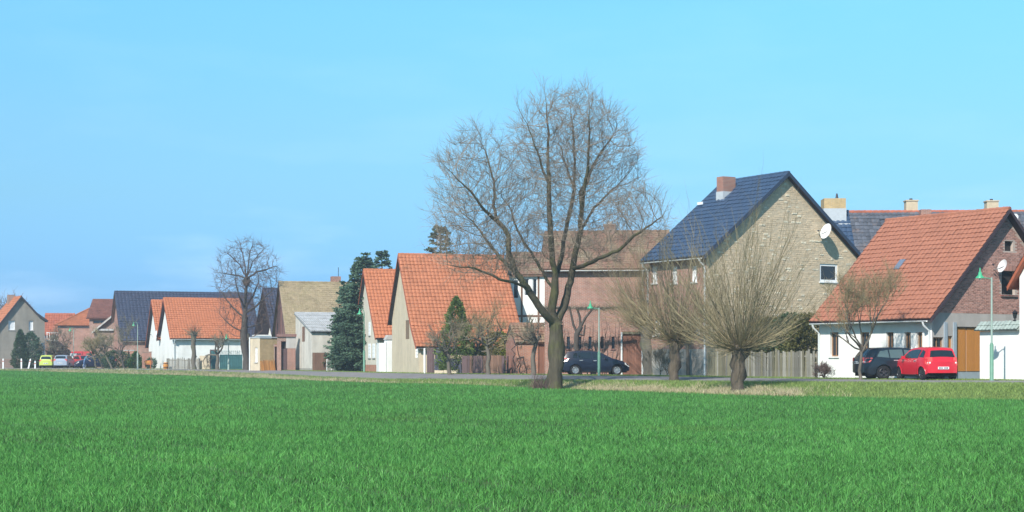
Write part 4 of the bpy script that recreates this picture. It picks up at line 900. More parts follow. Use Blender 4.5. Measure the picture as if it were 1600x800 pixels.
# --- recursive small trees
def small_tree(name, label, px, D, H, cr, trunk_h, r0, mtw, bark, lean=(0, 0), n1=5, depth=4, up=.35, dens=1.0, spread=.7, group=None, z=None, cat='tree', stems=1, gnarl=.22, tw=.006, crown_flat=1.0):
    x0 = PX(px, D); z0 = gz(x0, D) if z is None else z; root = thing(name, label, cat, (x0, D, z0), 0, group)
    crn = MB(); limbs = MB()
    def rec(p, d, L, r, k):
        n = 4; pts = [p]; q = p.copy(); d = d.copy()
        for i in range(n):
            d = (d+Vector([random.gauss(0, gnarl) for _ in 'xyz'])+Vector((0, 0, up*.25))).normalized(); q = q+d*L/n; pts.append(q)
        (limbs if r > .02 else crn).tube(pts, [r*(1-.45*i/n) for i in range(n+1)], 6 if r > .03 else 3, cap=False)
        if k <= 0:
            for j in range(int(5*dens+.5)):
                i = random.randint(1, n); twigs(crn, pts[i], (cone_dir(d, random.uniform(.3, 1.1))+Vector((0, 0, up*.6))).normalized(), L*random.uniform(.4, .9), tw, 3, .02, .2)
            return
        for j in range(random.choice((2, 3, 3)) if k > 1 else int(3*dens+.5)):
            i = random.randint(2, n); rec(pts[i], (cone_dir(d, random.uniform(.35, spread+.2))+Vector((0, 0, up*.35))).normalized(), L*random.uniform(.6, .85), r*.55, k-1)
    for s_ in range(stems):
        b0 = Vector((random.gauss(0, .12*stems-.12), random.gauss(0, .12*stems-.12), -.2)); top = b0+Vector((lean[0]+random.gauss(0, .1*(stems-1)), lean[1], trunk_h+.2)); K = 5
        pts = [b0.lerp(top, k/K)+Vector((random.gauss(0, .03), random.gauss(0, .03), 0)) for k in range(K+1)]
        MB().tube(pts, [r0*(1.35 if k == 0 else 1.0-.06*k) for k in range(K+1)], 9).build('trunk', bark, root, smooth=80)
        L = (H-trunk_h)*.42
        for j in range(n1):
            a = 2*math.pi*(j+random.uniform(-.3, .3))/n1; el = random.uniform(.35, .95) if j else 1.35
            rec(top-Vector((0, 0, random.uniform(0, .15)*trunk_h)), Vector((math.cos(a)*math.cos(el)*cr, math.sin(a)*math.cos(el)*cr, math.sin(el)*crown_flat)).normalized(), L*random.uniform(.8, 1.1), r0*.55, depth-1)
    if limbs.n: limbs.build('limb', bark, root, smooth=80)
    crn.build('crown', mtw, root)
    return root
small_tree('garden_tree', 'slender bare tree beside the dark estate car and white wall', 1343, 74, 5.3, 1.0, 1.4, .085, M_TWIGT, M_BARK, (.1, 0), 7, 4, .6, 2.0, .55)
FT = 'fruit trees along the village road'
small_tree('fruit_tree', 'bare fruit tree with forked pale trunk right in front of the thuja', 703, 103, 3.9, 1.1, 1.4, .14, M_TWIGG, M_BARK, (-.15, 0), 6, 4, .25, 1.4, .8, FT, z=0)
small_tree('fruit_tree', 'bare fruit tree with straight grey trunk before the yellow green hedge', 764, 101, 4.3, 1.2, 1.9, .15, M_TWIGT, M_BARK, (-.1, 0), 7, 4, .2, 1.5, .85, FT, z=0)
small_tree('fruit_tree', 'gnarled bare fruit tree against the red brick shed', 832, 97, 4.2, 1.2, 2.0, .17, M_TWIGG, M_BARK, (.15, 0), 6, 4, .25, 1.2, .85, FT, z=-.1)
def espalier():
    D = 99.6; root = thing('trained_linden', 'gnarled linden trained flat into a horizontal band before the pink barn', 'tree', P(902, D)); mb = MB()
    s_ = D/F_PX; q = lambda px, py, dy=0: Vector(((px-902)*s_, dy, -(py-586)*s_))
    mb.tube([q(905, 590), q(904, 560), q(900, 540), q(901, 522), q(908, 510)], [.2, .17, .16, .17, .15], 9); mb.build('trunk', M_BARKD, root, smooth=80)
    for pts in ([q(904, 525), q(896, 508), q(892, 490, -.1), q(890, 480)], [q(907, 512), q(906, 495, .1), q(902, 483)], [q(906, 513), q(915, 496), q(925, 484)], [q(903, 522), q(912, 524), q(914, 508)], [q(890, 480), q(870, 481), q(850, 482)], [q(900, 482), q(935, 482), q(972, 480)]): MB().tube(pts, [.09, .075, .06, .05][:len(pts)], 6).build('limb', M_BARKD, root, smooth=80)
    cr = MB()
    for k in range(900):
        b0 = q(random.uniform(846, 974), 482+random.gauss(0, 1.2), random.gauss(0, .12)); twigs(cr, b0, Vector((random.gauss(0, .5), random.gauss(0, .5), random.gauss(.1, .7))).normalized(), random.uniform(.15, .5), .009, 3, 0, .3)
    cr.build('crown', M_TWIGG, root)
espalier()
vn = thing('wall_vine', 'bare dark climbing vine stems spread over the pink barn wall', 'vine', P(912, 101.6)); mb = MB(); s_ = 101.6/F_PX
for x in (862, 868, 886, 893, 918, 926, 940, 946, 958, 962):
    p = [Vector(((x-912)*s_, 0, -.1))]; xx = x
    for k in range(9):
        xx += random.gauss(0, 2.2); p.append(Vector(((xx-912)*s_, -.05-.0*k, .1+k*.42*random.uniform(.9, 1.05))))
        if k > 2 and random.random() < .7: twigs(mb, p[-1], Vector((random.choice((-1, 1)), -.05, .5)).normalized(), random.uniform(.3, .9), .012, 3, .03, .2)
    mb.tube(p, [.04-.003*k for k in range(len(p))], 5)
mb.build('stem', M_TWIGR, vn)
vn2 = thing('shed_vine', 'dark bare vine stem climbing the small red brick shed', 'vine', P(806, 103.3, 0)); mb = MB()
for x in (-.1, .12): mb.tube([Vector((x+random.gauss(0, .1), random.uniform(-.1, 0), .1+k*.3)) for k in range(7)], .035, 5)
mb.build('stem', M_TWIGR, vn2)

# --- pollarded linden at the white house, and its neighbours
def linden():
    D = 150.0; x0 = PX(386, D); root = thing('linden_tree', 'tall bare linden with pollard head and rounded fan crown beside the yellow brick shed', 'tree', (x0, D, 0)); s_ = D/F_PX; z0 = -.1
    q = lambda px, py, dy=0: Vector(((px-386)*s_, dy, -(py-578)*s_))
    t = Tree(); T_ = t.path([q(386, 580), q(385, 560), q(382, 540), q(381, 520), q(383, 490), q(384, 460), q(385, 436)], step=.4)
    def limb(p0, *pp): return t.path(list(pp), t.near(p0), step=.4)
    for tx, ty, dy in ((340, 425, 0), (355, 395, .6), (375, 376, -.5), (395, 374, .5), (415, 388, -.6), (432, 415, .2)): limb(q(385, 436), q(385+(tx-385)*.35, 436+(ty-436)*.55, dy*.5), q(tx, ty, dy))
    for ox, oy, tx, ty, dy in ((382, 500, 340, 450, .8), (381, 520, 345, 490, -1), (383, 490, 425, 455, -.6), (382, 515, 425, 490, .8), (382, 525, 350, 515, .5), (383, 480, 400, 440, 1.6), (383, 485, 372, 440, -1.6), (382, 530, 412, 515, -.6)): limb(q(ox, oy), q((ox+tx)/2, (oy+ty)/2+4, dy*.6), q(tx, ty, dy))
    att = ell(q(386, 432), (55*s_, 48*s_, 60*s_), 1500)+ell(q(384, 488), (46*s_, 40*s_, 36*s_), 500)
    t.colonize(att, .30, 2.4, .36, 60, (0, 0, .45)); t.radii(.33, .010, .021, 8.6)
    def tw(mb, c, pts, r):
        for k in range(1, len(c)):
            if r[k] > .06: continue
            d = (pts[k]-pts[k-1]).normalized()
            for _ in range(4 if k == len(c)-1 else 2): twigs(mb, pts[k], (cone_dir(d, random.uniform(.2, .6))+Vector((0, 0, .3))).normalized(), random.uniform(.35, 1.0), .0095, 3, .04, .10)
    tree_parts(t, root, M_BARKD, M_TWIGR, .055, tw, 1.25, 5.5)
    MB().tube([q(389, 580, .2), q(391, 550, .3), q(387, 520)], [.22, .2, .14], 9).build('trunk', M_BARK, root, smooth=80)
    hb = MB()
    for k in range(14): d = cone_dir(Vector((0, 0, 1)), random.uniform(.3, 1.9)); c = q(385, 438); hb.tube([c-Vector((0, 0, .3)), c+d*.35], [.3, .12], 6)
    hb.build('head', M_BARKD, root, smooth=80)
linden()
small_tree('fruit_tree', 'low bare tree with three limbs in front of the green metal fence', 340, 152, 4.3, 1.3, 1.5, .2, M_TWIGG, M_BARK, (-.05, 0), 4, 4, .25, 1.1, .7, FT, z=0)
pollard('pollard_tree', 'stumpy pollarded tree with dark knobbly top before the grey picket fence', 303, 577, 155, 522, .22, 60, .6, 1.5, 1.7, M_TWIGG, M_BARK, -.05, 3, None, 1, .3, 0, thick=.014, z=0)
# --- shrubs and small trees on the far left verge
GS = 'leaning bare shrubs on the far left verge'
for px, D, H, ln_, lab in ((152, 168, 4.0, -.5, 'leftmost thin leaning bare shrub on the verge'), (163, 168, 4.2, -.7, 'bare shrub leaning left beside the leftmost shrub on the verge'), (177, 165, 4.6, -.9, 'pale stemmed bare shrub on the verge between the leaning shrub and the dark tree'), (195, 163, 5.2, -.45, 'largest dark stemmed bare tree on the far left verge beside the small green lamp')):
    small_tree('verge_shrub', lab, px, D, H, 1.0, 1.6, .11, M_TWIGT if px != 195 else M_TWIGG, M_BARK if px != 195 else M_BARKD, (ln_, 0), 5, 4, .35, 1.3, .75, GS, cat='shrub' if px != 195 else 'tree', tw=.011)
small_tree('street_tree', 'small bare tree behind the gap between yellow green and silver cars', 84, 188, 5.0, 1.1, 1.9, .13, M_TWIGG, M_BARKD, (0, 0), 6, 4, .3, 1.4, .8, 'bare trees by the parked cars', tw=.012, z=0)
small_tree('street_tree', 'small bare tree directly behind the silver car', 97, 191, 5.3, 1.1, 1.9, .13, M_TWIGG, M_BARKD, (0, 0), 6, 4, .3, 1.4, .8, 'bare trees by the parked cars', tw=.012, z=0)
small_tree('background_tree', 'bare twiggy tree rising behind the grey house at the left border', -4, 215, 10.5, 1.0, 4, .25, M_TWIGR, M_BARKD, (0, 0), 6, 4, .4, 1.2, .7, z=0, tw=.014)
small_tree('garden_tree', 'sparse bare tree behind the pollarded willows near the plinth', 1075, 93, 6.5, 1.0, 2, .12, M_TWIGG, M_BARK, (0, 0), 5, 4, .45, 1.0, .6, z=0)
small_tree('bare_bush', 'grey bare bush at the plinth of the stone house beside the roadside willow', 1034, 92.5, 1.9, .8, .25, .03, M_TWIGG, M_BARK, (0, 0), 7, 3, .6, 1.4, .5, stems=3, cat='bush', z=0)
small_tree('bare_bush', 'small round bare bush at the corner of the white house wall', 1292, 77.5, .95, 1.2, .10, .03, M_TWIGR, M_BARK, (0, 0), 9, 3, .4, 1.6, .8, stems=2, cat='bush', z=0)
small_tree('garden_tree', 'light brown bare tree behind the purple fence beside the thuja', 742, 110, 5.5, 1.1, 1.6, .13, M_TWIGT, M_BARK, (0, 0), 7, 4, .3, 1.5, .8, z=0)

# --- evergreen plants
def leafy(name, label, px, D, H, rx, m, n, shape='cone', cat='bush', group=None, z=None, leaf=.09, ry=None, base=0.0, trunk=None, lumps=7, up=.5):
    x0 = PX(px, D); z0 = gz(x0, D) if z is None else z; root = thing(name, label, cat, (x0, D, z0), 0, group)
    MB().tube([(0, 0, -.2), (0, 0, H*.55)], [.09, .03], 6).build('trunk' if trunk is None else trunk, M_BARKD, root)
    ry = ry or rx; K = n; u = rng.random(K); az = rng.uniform(0, 2*np.pi, K)
    zz = base+(H-base)*(u**1.1 if shape == 'cone' else u)
    k = (zz-base)/(H-base)
    prof = {'cone': np.clip((1-k)**.62*np.minimum(1, .55+k*3), 0, 1), 'round': np.sqrt(np.clip(1-(2*k-1)**2, 0, 1))*.9+.1, 'column': np.clip(np.minimum(1, .7+k*1.2)*np.clip((1-k)*3.2, 0, 1)**.55, 0, 1)}[shape]
    lump = 1+.16*np.sin(az*lumps+zz*3.1)+.13*np.sin(az*3-zz*5.3)+.10*np.sin(zz*11+az*5)
    r = prof*lump*(1-.42*rng.random(K)**2.2)
    c = np.stack([np.cos(az)*r*rx, np.sin(az)*r*ry, zz+rng.normal(0, .05, K)], 1)
    out = np.stack([np.cos(az), np.sin(az), np.full(K, up)+rng.normal(0, .4, K)], 1)+rng.normal(0, .45, (K, 3)); out /= np.linalg.norm(out, axis=1)[:, None]
    sd = np.cross(out, rng.normal(0, 1, (K, 3))); sd /= np.linalg.norm(sd, axis=1)[:, None]+1e-9
    L = leaf*rng.uniform(.7, 1.5, K)[:, None]; w = L*.42
    v = np.stack([c-sd*w*.3, c+out*L*.5-sd*w, c+out*L*1.3, c+out*L*.5+sd*w], 1).reshape(-1, 3)
    np_mesh('foliage', v, np.arange(K*4).reshape(-1, 4), m, rng.random(K), parent=root); return root
def spruce(label, px, D, py_top, rx, m, n=34, z=0.0, group=None, name='spruce_tree', py_b=None, droop=.35):
    x0 = PX(px, D); H = PZ(py_top, D); root = thing(name, label, 'tree', (x0, D, z), 0, group)
    MB().tube([(0, 0, -.2), (0, 0, H*.5), (0, 0, H)], [.24, .14, .02], 8).build('trunk', M_BARKD, root)
    V = []; T = []
    def spray(p, d, L, r):      # a twig with needles on both sides
        k = 6; tn = random.random()
        for i in range(k):
            q = p+d*L*(i/k)
            for _ in range(3):
                nd = cone_dir(d, random.uniform(.5, 1.0)); w = nd.orthogonal().normalized()*r*.42; e = q+nd*r*random.uniform(.7, 1.25)
                V.extend((q-w, e, q+w)); T.append(min(1, max(0, tn+random.gauss(0, .15))))
    br = MB(); zz = .4
    while zz < H-.15:
        k = 1-zz/H; Lb = rx*(k**.8)*1.05+.12; nb = random.randint(8, 11); a0 = random.uniform(0, 6.28)
        for j in range(nb):
            a = a0+6.283*j/nb+random.uniform(-.3, .3); L = Lb*random.uniform(.7, 1.15); p = Vector((0, 0, max(.2, min(H-.1, zz+random.uniform(-.3, .3))))); dirn = Vector((math.cos(a), math.sin(a), random.uniform(-.1, .25)+.5*(1-k)**3)).normalized(); S_ = max(2, int(L/.32)); pp = [p]
            for i in range(S_):
                dirn = (dirn+Vector((0, 0, -droop/S_ if i < S_*.7 else .12))).normalized(); p = p+dirn*L/S_; pp.append(p)
                if i >= S_*.15:
                    for sgn in (-1, 1, 0):
                        s2 = dirn.cross(Vector((0, 0, 1))).normalized()*sgn; spray(p, (dirn*.6+s2*.8+Vector((0, 0, random.uniform(-.35, .1)))).normalized(), min(.8, .32+L*.2)*random.uniform(.7, 1.2), .18)
            br.tube(pp, [.03*(1-.8*i/S_)+.004 for i in range(S_+1)], 3, cap=False)
        zz += H/n*random.uniform(.7, 1.3)
    br.build('branch', M_BARKD, root)
    v = np.array([tuple(q) for q in V]); np_mesh('needles', v, np.arange(len(v)).reshape(-1, 3), m, T, parent=root)
    return root
spruce('large blue green spruce standing left of the orange roofed house with shutters', 568, 135, 397, 2.6, M_SPRUCE, 40)
spruce('narrow spruce tip rising behind the large spruce beside the orange roof', 597, 150, 391, 2.0, M_SPRUCE, 28)
spruce('rounder spruce on the lower left side of the large spruce', 543, 139, 440, 1.6, M_SPRUCE, 26)
spruce('grey green pine top showing above the ridge of the huge terracotta roof', 688, 135, 354, 2.6, M_PINE, 26, name='pine_tree', droop=-.15)
leafy('thuja', 'tall pointed bright green thuja in front of the terracotta roof', 713, 108.5, PZ(465, 108.5), 1.35, M_THUJA, 9500, 'cone', 'tree', z=0)
leafy('hedge', 'clipped yellow green hedge over the plum brown fence beside the brick shed', 779, 111, 2.75, 1.15, M_HEDGE, 5200, 'round', z=0, ry=.7, base=.6, lumps=3)
leafy('evergreen_bush', 'olive green bush behind the grey picket fence beside the spruce', 524, 143, 3.2, 1.5, M_OLIVE, 5000, 'round', z=0)
leafy('conifer', 'dark green pointed conifer left of the white porch at far left', 32, 186, PZ(516, 186), 1.05, M_THUJAD, 5200, 'cone', 'tree', z=0, leaf=.12)
leafy('conifer', 'bluish green conifer between the dark conifer and the white porch', 48, 187, PZ(520, 187), 1.0, M_SPRUCE, 5200, 'column', 'tree', z=0, leaf=.12)
leafy('evergreen_bush', 'dark low bush behind the leaning shrubs near the brick pillar', 182, 176, 1.9, 1.5, M_THUJAD, 3200, 'round', z=0, leaf=.11)
leafy('evergreen_bush', 'small bright green bush beside the green lamp and orange cart', 212, 174, 1.75, .85, M_SHRUB, 2600, 'cone', z=0, leaf=.11)
leafy('evergreen_bush', 'tiny dark bush at the foot of the white gable wall', 236, 171, 1.1, .5, M_SPRUCE, 1000, 'round', z=0, leaf=.1)
for px, D, H, rx, m, lab in ((1205, 93, 3.3, 1.35, M_OLIVE, 'olive shrub behind the board fence directly right of the nearest willow'), (1236, 92, 3.5, 1.2, M_THUJAD, 'dark green shrub behind the board fence between two olive shrubs'), (1263, 89.5, 3.4, 1.25, M_OLIVE, 'olive green shrub behind the board fence beside the downpipe of the white wall')):
    leafy('garden_shrub', lab, px, D, H, rx, m, 6500, 'round', z=0, group='shrubs behind the board fence', leaf=.1)
# ================================================================ grass
M_WHEAT = mat('young_wheat_blade', (.118, .325, .073), .46, .15, .6, tone=.85, trans=.42, spec=.3, moss=((.17, .33, .07), .2), mscale=.16)
M_LAWN = leafm('verge_grass_blade', (.27, .36, .105), .4, .45)
M_STRAW = mat('dry_straw', (.50, .42, .26), .85, .2, 2, tone=.35, trans=.2)
def blades(name, x, y, z, h, w, m, segs=2, lean=.35, kind='stuff', tone=None):
    n = len(x); az = rng.uniform(0, 2*np.pi, n); la = rng.uniform(0, 2*np.pi, n); lm = np.abs(rng.normal(0, lean, n))*h
    base = np.stack([x, y, z], 1); sd = np.stack([np.cos(az), np.sin(az), 0*az], 1)*(w/2)[:, None]; ln = np.stack([np.cos(la)*lm, np.sin(la)*lm, 0*la], 1)
    up = np.zeros((n, 3)); up[:, 2] = h; t = rng.random(n) if tone is None else tone
    if segs == 2:
        mid = base+up*.55+ln*.35
        v = np.stack([base-sd*.8, base+sd*.8, mid-sd, mid+sd, base+up+ln], 1).reshape(-1, 3); k = np.arange(n)[:, None]*5
        f = np.stack([k+np.array([0, 1, 3]), k+np.array([0, 3, 2]), k+np.array([2, 3, 4])], 1).reshape(-1, 3); t = np.repeat(t, 3)
    else:
        v = np.stack([base-sd, base+sd, base+up+ln], 1).reshape(-1, 3); f = np.arange(n*3).reshape(-1, 3)
    return np_mesh(name, v, f, m, t, kind)
def patch_noise(x, y):
    return .5+.25*np.sin(x*.31+1.7*np.sin(y*.13))*np.sin(y*.21+1.3*np.sin(x*.17))+.25*np.sin(x*.9+y*.35)*np.sin(y*.62-x*.4)
def field():
    def sample(y0, y1, dens, pad=5):
        a = (y1-y0)*(2*(.335*y1+pad)); n = int(a*dens); y = rng.uniform(y0, y1, n); x = rng.uniform(-(.335*y1+pad), .335*y1+pad, n); k = np.abs(x) < .335*y+pad; return x[k], y[k]
    X, Y, Hh, Wd = [], [], [], []
    near = None; y = 13.0
    while y < 190:
        y1 = y*1.16; d = 920*min(1, (20/y))**1.62; x_, y_ = sample(y, y1, d)
        px = 800+F_PX*x_/y_; cD = edges(px)[0]; wob = .5*np.sin(px*.05)+.4*np.sin(px*.013+1)
        keep = y_ < cD+wob*.6+.3
        # wheelings: two thin lines parallel to the road where the crop is sparse
        for ox, oy in ((-5.9, 46.5), (-30, 64.0)):
            dd = (x_-ox)*.83+(y_-oy)*.55+.4*np.sin(y_*.1)
            for off in (-.9, .9): keep &= ~((np.abs(dd-off) < .2) & (rng.random(len(x_)) < .62))
        x_, y_ = x_[keep], y_[keep]
        pn = patch_noise(x_, y_); k = max(1, (y/20))**.75
        X.append(x_); Y.append(y_); Hh.append((.05+.065*rng.random(len(x_))**1.5+.02*pn)*(1+.10*(k-1))); Wd.append(.0074*k*rng.uniform(.7, 1.4, len(x_))); y = y1
    X, Y, Hh, Wd = [np.concatenate(q) for q in (X, Y, Hh, Wd)]; Z = ground_z(X, Y)-.01; pn = patch_noise(X, Y)
    near = Y < 34; tn = np.clip(.18*pn+.82*rng.random(len(X)), 0, 1)
    blades('wheat_field', X[near], Y[near], Z[near], Hh[near], Wd[near], M_WHEAT, 2, .75, tone=tn[near]); f2 = ~near
    blades('wheat_field', X[f2], Y[f2], Z[f2], Hh[f2], Wd[f2]*1.2, M_WHEAT, 1, .65, tone=tn[f2])
    # verge between crop and road, lawns beyond the road
    n = 150000; px = rng.uniform(-150, 1750, n); cD, cz, nD, nz, fD = edges(px); y = cD+(nD-cD)*rng.random(n)**.9*.99; x = (px-800)/F_PX*y
    px_dens = np.interp(px, [0, 500, 1000, 1600], [.45, .6, .9, 1]); k = rng.random(n) < px_dens; x, y, px = x[k], y[k], px[k]
    blades('verge_grass', x, y, ground_z(x, y)-.01, rng.uniform(.05, .13, len(x)), rng.uniform(.02, .045, len(x)), M_LAWN, 1, .6)
    n = 90000; px = rng.uniform(-150, 1750, n); fD = edges(px)[4]; y = fD+.15+np.abs(rng.normal(0, 1, n))*np.interp(px, [0, 500, 900, 1600], [2.0, 3.0, 2.6, 2.2]); x = (px-800)/F_PX*y
    blades('lawn_grass', x, y, ground_z(x, y)-.01, rng.uniform(.03, .10, n), rng.uniform(.02, .045, n), M_LAWN, 1, .6)
    n = 60000; px = rng.uniform(-100, 1330, n); cD, cz, nD, nz, fD = edges(px)
    band = np.interp(px, [-100, 0, 70, 90, 420, 520, 620, 870, 895, 1020, 1060, 1110, 1235, 1260, 1330], [.1, .15, .3, .9, .8, .45, .05, .08, .8, .95, .35, .9, .7, .08, .05])
    t = np.clip(rng.normal(.2, .17, n), 0, .62); t = np.where(px < 430, np.clip(rng.normal(.38, .25, n), 0, .95), t); y = cD+(nD-cD)*t; x = (px-800)/F_PX*y; cl = .5+.5*np.sin(x*2.1+1.9*np.sin(x*.7))*np.sin(y*1.3+x*.4); k = rng.random(n) < band*(.25+cl); x, y = x[k], y[k]; cl = cl[k]
    blades('dry_grass', x, y, ground_z(x, y)-.01, rng.uniform(.12, .30, len(x))*(.5+.7*cl), rng.uniform(.015, .035, len(x)), M_STRAW, 1, .9)
field()
# ================================================================ fences, lamps, posts
def fence(name, label, a, b, hgt, bw, gap, mats, post_m=None, post_every=2.6, jit=.05, peak=False, group=None, post_h=None, lean=.012, pw=.09, z=0.0):
    a = Vector((*a[:2], z)); b = Vector((*b[:2], z)); L = (b-a).length; ang = math.atan2(b.y-a.y, b.x-a.x); root = thing(name, label, 'fence', a, ang, group)
    n = int(L/(bw+gap)); protos = []
    for m in mats:
        mb = MB(); w = bw/2
        if peak: mb.add([(-w, -.012, 0), (w, -.012, 0), (w, -.012, hgt-.1), (0, -.012, hgt), (-w, -.012, hgt-.1), (-w, .012, 0), (w, .012, 0), (w, .012, hgt-.1), (0, .012, hgt), (-w, .012, hgt-.1)], ((0, 1, 2, 3, 4), (9, 8, 7, 6, 5), (0, 5, 6, 1), (1, 6, 7, 2), (2, 7, 8, 3), (3, 8, 9, 4), (4, 9, 5, 0)))
        else: mb.box((-w, -.012, 0), (w, .012, hgt))
        protos.append((mb, m))
    meshes = []
    for mb, m in protos:
        for k in range(3):
            mb.T = [random.random()]*len(mb.F); o = mb.build('board', m, root); meshes.append(o)
    used = set()
    for i in range(n):
        src = random.choice(meshes); o = src if src.name not in used else src.copy()
        if o is not src: COL.objects.link(o); o.parent = root
        used.add(o.name); used.add(src.name)
        o.location = ((i+.5)*(bw+gap), random.uniform(-.008, .008), -.05); o.scale = (random.uniform(.85, 1.05), 1, 1+random.gauss(0, jit)); o.rotation_euler = (random.gauss(0, lean), random.gauss(0, lean), random.gauss(0, .02))
    for o in meshes:
        if o.name not in used: bpy.data.objects.remove(o)
    for zr in (hgt*.2, hgt*.78): MB().box((0, .02, zr-.04), (L, .06, zr+.04)).build('rail', mats[0], root)
    k = max(1, round(L/post_every))
    for i in range(k+1): MB().box((i*L/k-pw/2, .025 if post_m is None else -.04, -.2), (i*L/k+pw/2, .025+pw, post_h or hgt*.95)).build('post', post_m or mats[0], root)
    return root
c = P(1276, 82.6); d = P(1106, 91.0)
fence('board_fence', 'weathered grey and green board fence between the white wall and the stone house', d, c, 1.42, .15, .018, [M_WOODG, M_WOODGR, M_WOODGR, M_WOODG], jit=.035)
fence('picket_fence', 'grey picket fence with white posts in front of the spruces', P(511, 138), P(563, 134.5), .95, .09, .02, [M_WOODG], M_FRAME, .72, .03, pw=.06, post_h=1.02)
fence('picket_fence', 'low grey picket fence in front of the left half of the white house', P(261, 161), P(311, 158), 1.15, .10, .06, [M_WOODG], M_WOODG, 1.6, .06, peak=True)
fence('plank_fence', 'plum brown plank fence between the thuja and the brick shed', P(722, 107.2), P(792, 104.3), 1.25, .24, .006, [M_WOODPU, M_WOODBR], None, 2.2, .01)
fence('plank_fence', 'dark slate blue boards of the fence behind the pale forked fruit tree', P(679, 109.4), P(722, 107.4), 1.05, .22, .006, [M_SLATEB], None, 2, .01)
g = thing('yard_gate', 'plum brown board gate beside the beige gable corner', 'gate', P(667, 110.2), R(-10))
fr = MB().box((0, .02, 0), (.5, .06, 1.75)).build('leaf', M_WOODPU, g)
for k in range(4): MB().box((k*.125+.004, -.005, 0), (k*.125+.121, .019, 1.72)).build('plank', M_WOODPU, fr)
MB().box((-.22, -.05, -.1), (-.1, .07, 1.72)).build('post', M_WHITE2, g)
g2 = thing('board_gate', 'taller slate blue board door between plum gate and thuja', 'gate', P(680, 110.4), R(-10)); MB().box((0, .02, 0), (.75, .06, 1.75)).build('leaf', M_SLATEB, g2)
kw = thing('kerb_wall', 'low cream stone edging at the foot of the slate blue fence', 'wall', P(679, 108.3), R(-30))
for k in range(5): MB().box((k*.36, 0, -.1), (k*.36+.345, .18, .24+random.uniform(-.02, .02))).build('block', M_BEIGE, kw)
# green ornamental iron fence and its brick pier, beige wall
mf = thing('metal_fence', 'teal green metal fence with pointed bars between the white house and linden', 'fence', P(343, 157.5), R(4))
MB().box((0, .03, .05), (2.2, .05, 1.45)).build('backing_sheet', M_TEAL, mf)
for k in range(12):
    x = .05+k*.19; MB().lathe([(.022, 0), (.022, 1.72), (.045, 1.74), (.001, 1.9)], (x, 0, 0), n=6).build('bar', M_TEAL, mf)
for k in range(0, 10, 4): MB().tube([(.24+k*.19+.10*math.cos(a), 0, 1.5+.2*math.sin(a)) for a in [math.pi*i/6 for i in range(7)]], .016, 5).build('arch', M_TEAL, mf)
for zr in (.3, 1.42): MB().box((0, -.02, zr-.025), (2.2, .02, zr+.025)).build('rail', M_TEAL, mf)
tg = thing('teal_gate', 'dark teal gate leaf right behind the linden trunk', 'gate', P(386, 153), R(8)); MB().box((0, 0, -.05), (.55, .06, 1.95)).build('leaf', M_TEAL, tg)
dn = thing('teal_gate', 'dark teal door with plum frame left of the metal fence', 'door', P(328, 158), R(4)); MB().box((.08, .03, -.1), (.85, .08, 1.85)).build('leaf', M_TEAL, dn); MB().box((0, 0, -.1), (.08, .1, 1.95)).box((0.08, 0, 1.85), (.9, .1, 1.95)).build('frame', M_WOODPU, dn)
MB().box((.7, -.0, .85), (.78, .029, .95)).build('handle', M_FRAME, dn)
bw_ = thing('garden_wall', 'short beige garden wall between picket fence and dark teal door', 'wall', P(311.5, 158.3), R(3)); MB().box((0, 0, -.2), (1.0, .25, 1.35)).build('wall', M_BEIGE, bw_)
for k in range(5): MB().tube([(-.55+k*.1+.22*math.cos(1.2+k*.45), -.05, 1.35+.35*math.sin(1.2+k*.45)), (-.55+(k+1)*.1+.22*math.cos(1.2+(k+1)*.45), -.05, 1.35+.35*math.sin(1.2+(k+1)*.45))], .05, 6).build('scroll', M_IRON, bw_)
# brick pillars and orange cart near the far left lamp
for px, lab in ((194, 'orange brick gate pillar left of the small green bush'), (203, 'orange brick gate pillar directly behind the small green lamp')):
    b = thing('brick_pillar', lab, 'pillar', P(px, 178), 0, 'brick gate pillars'); MB().box((0, 0, -.1), (.42, .42, 1.95)).build('shaft', M_BRICK_O, b); MB().box((-.05, -.05, 1.95), (.47, .47, 2.05)).build('cap', M_PLAST, b)
MB_ = thing('dark_gate', 'dark wooden gate leaf between the two orange brick pillars', 'gate', P(200.3, 178.2)); MB().box((0, 0, 0), (.19, .06, 1.8)).build('leaf', M_WOODPU, MB_)
bp = thing('brick_wall', 'low red brick wall left of the white gable', 'wall', P(222, 172), R(5)); MB().box((0, 0, -.2), (.95, .3, 1.75)).build('wall', M_BRICK_R, bp); MB().box((-.05, -.05, 1.75), (1.0, .35, 1.83)).build('coping', M_BRICK_BR, bp)
M_ORP = mat('orange_red_paint', (.50, .15, .06), .6, .12, 4)
ct = thing('orange_cart', 'small orange red handcart standing at the low brick wall', 'cart', P(226, 168))
MB().box((0, 0, .45), (.65, .8, .9)).build('tray', M_ORP, ct); MB().box((.05, -.02, .55), (.6, .0, .82)).build('panel', M_WOODOR, ct)
for x in (.04, .61): MB().box((x-.03, 0, 0), (x+.03, .06, .45)).build('leg', M_ORP, ct)
MB().tube([(.25, .2, .22), (.32, .2, .22)], .22, 12).build('wheel', M_IRON, ct)
MB().tube([(0, .1, .9), (-.05, .1, 1.25)], .025, 6).tube([(.65, .1, .9), (.65, .1, 1.25)], .025, 6).build('handle', M_ORP, ct)
pu = thing('wooden_barrel', 'small ochre barrel at the left end of the grey picket fence', 'barrel', P(259, 160)); MB().lathe([(.001, 0), (.2, .0), (.27, .35), (.2, .7), (.001, .7)], n=12).build('body', M_WOODOR, pu)
for zz in (.15, .55): MB().lathe([(.245, zz), (.265, zz+.03), (.25, zz+.06)], n=12).build('hoop', M_IRON, pu)

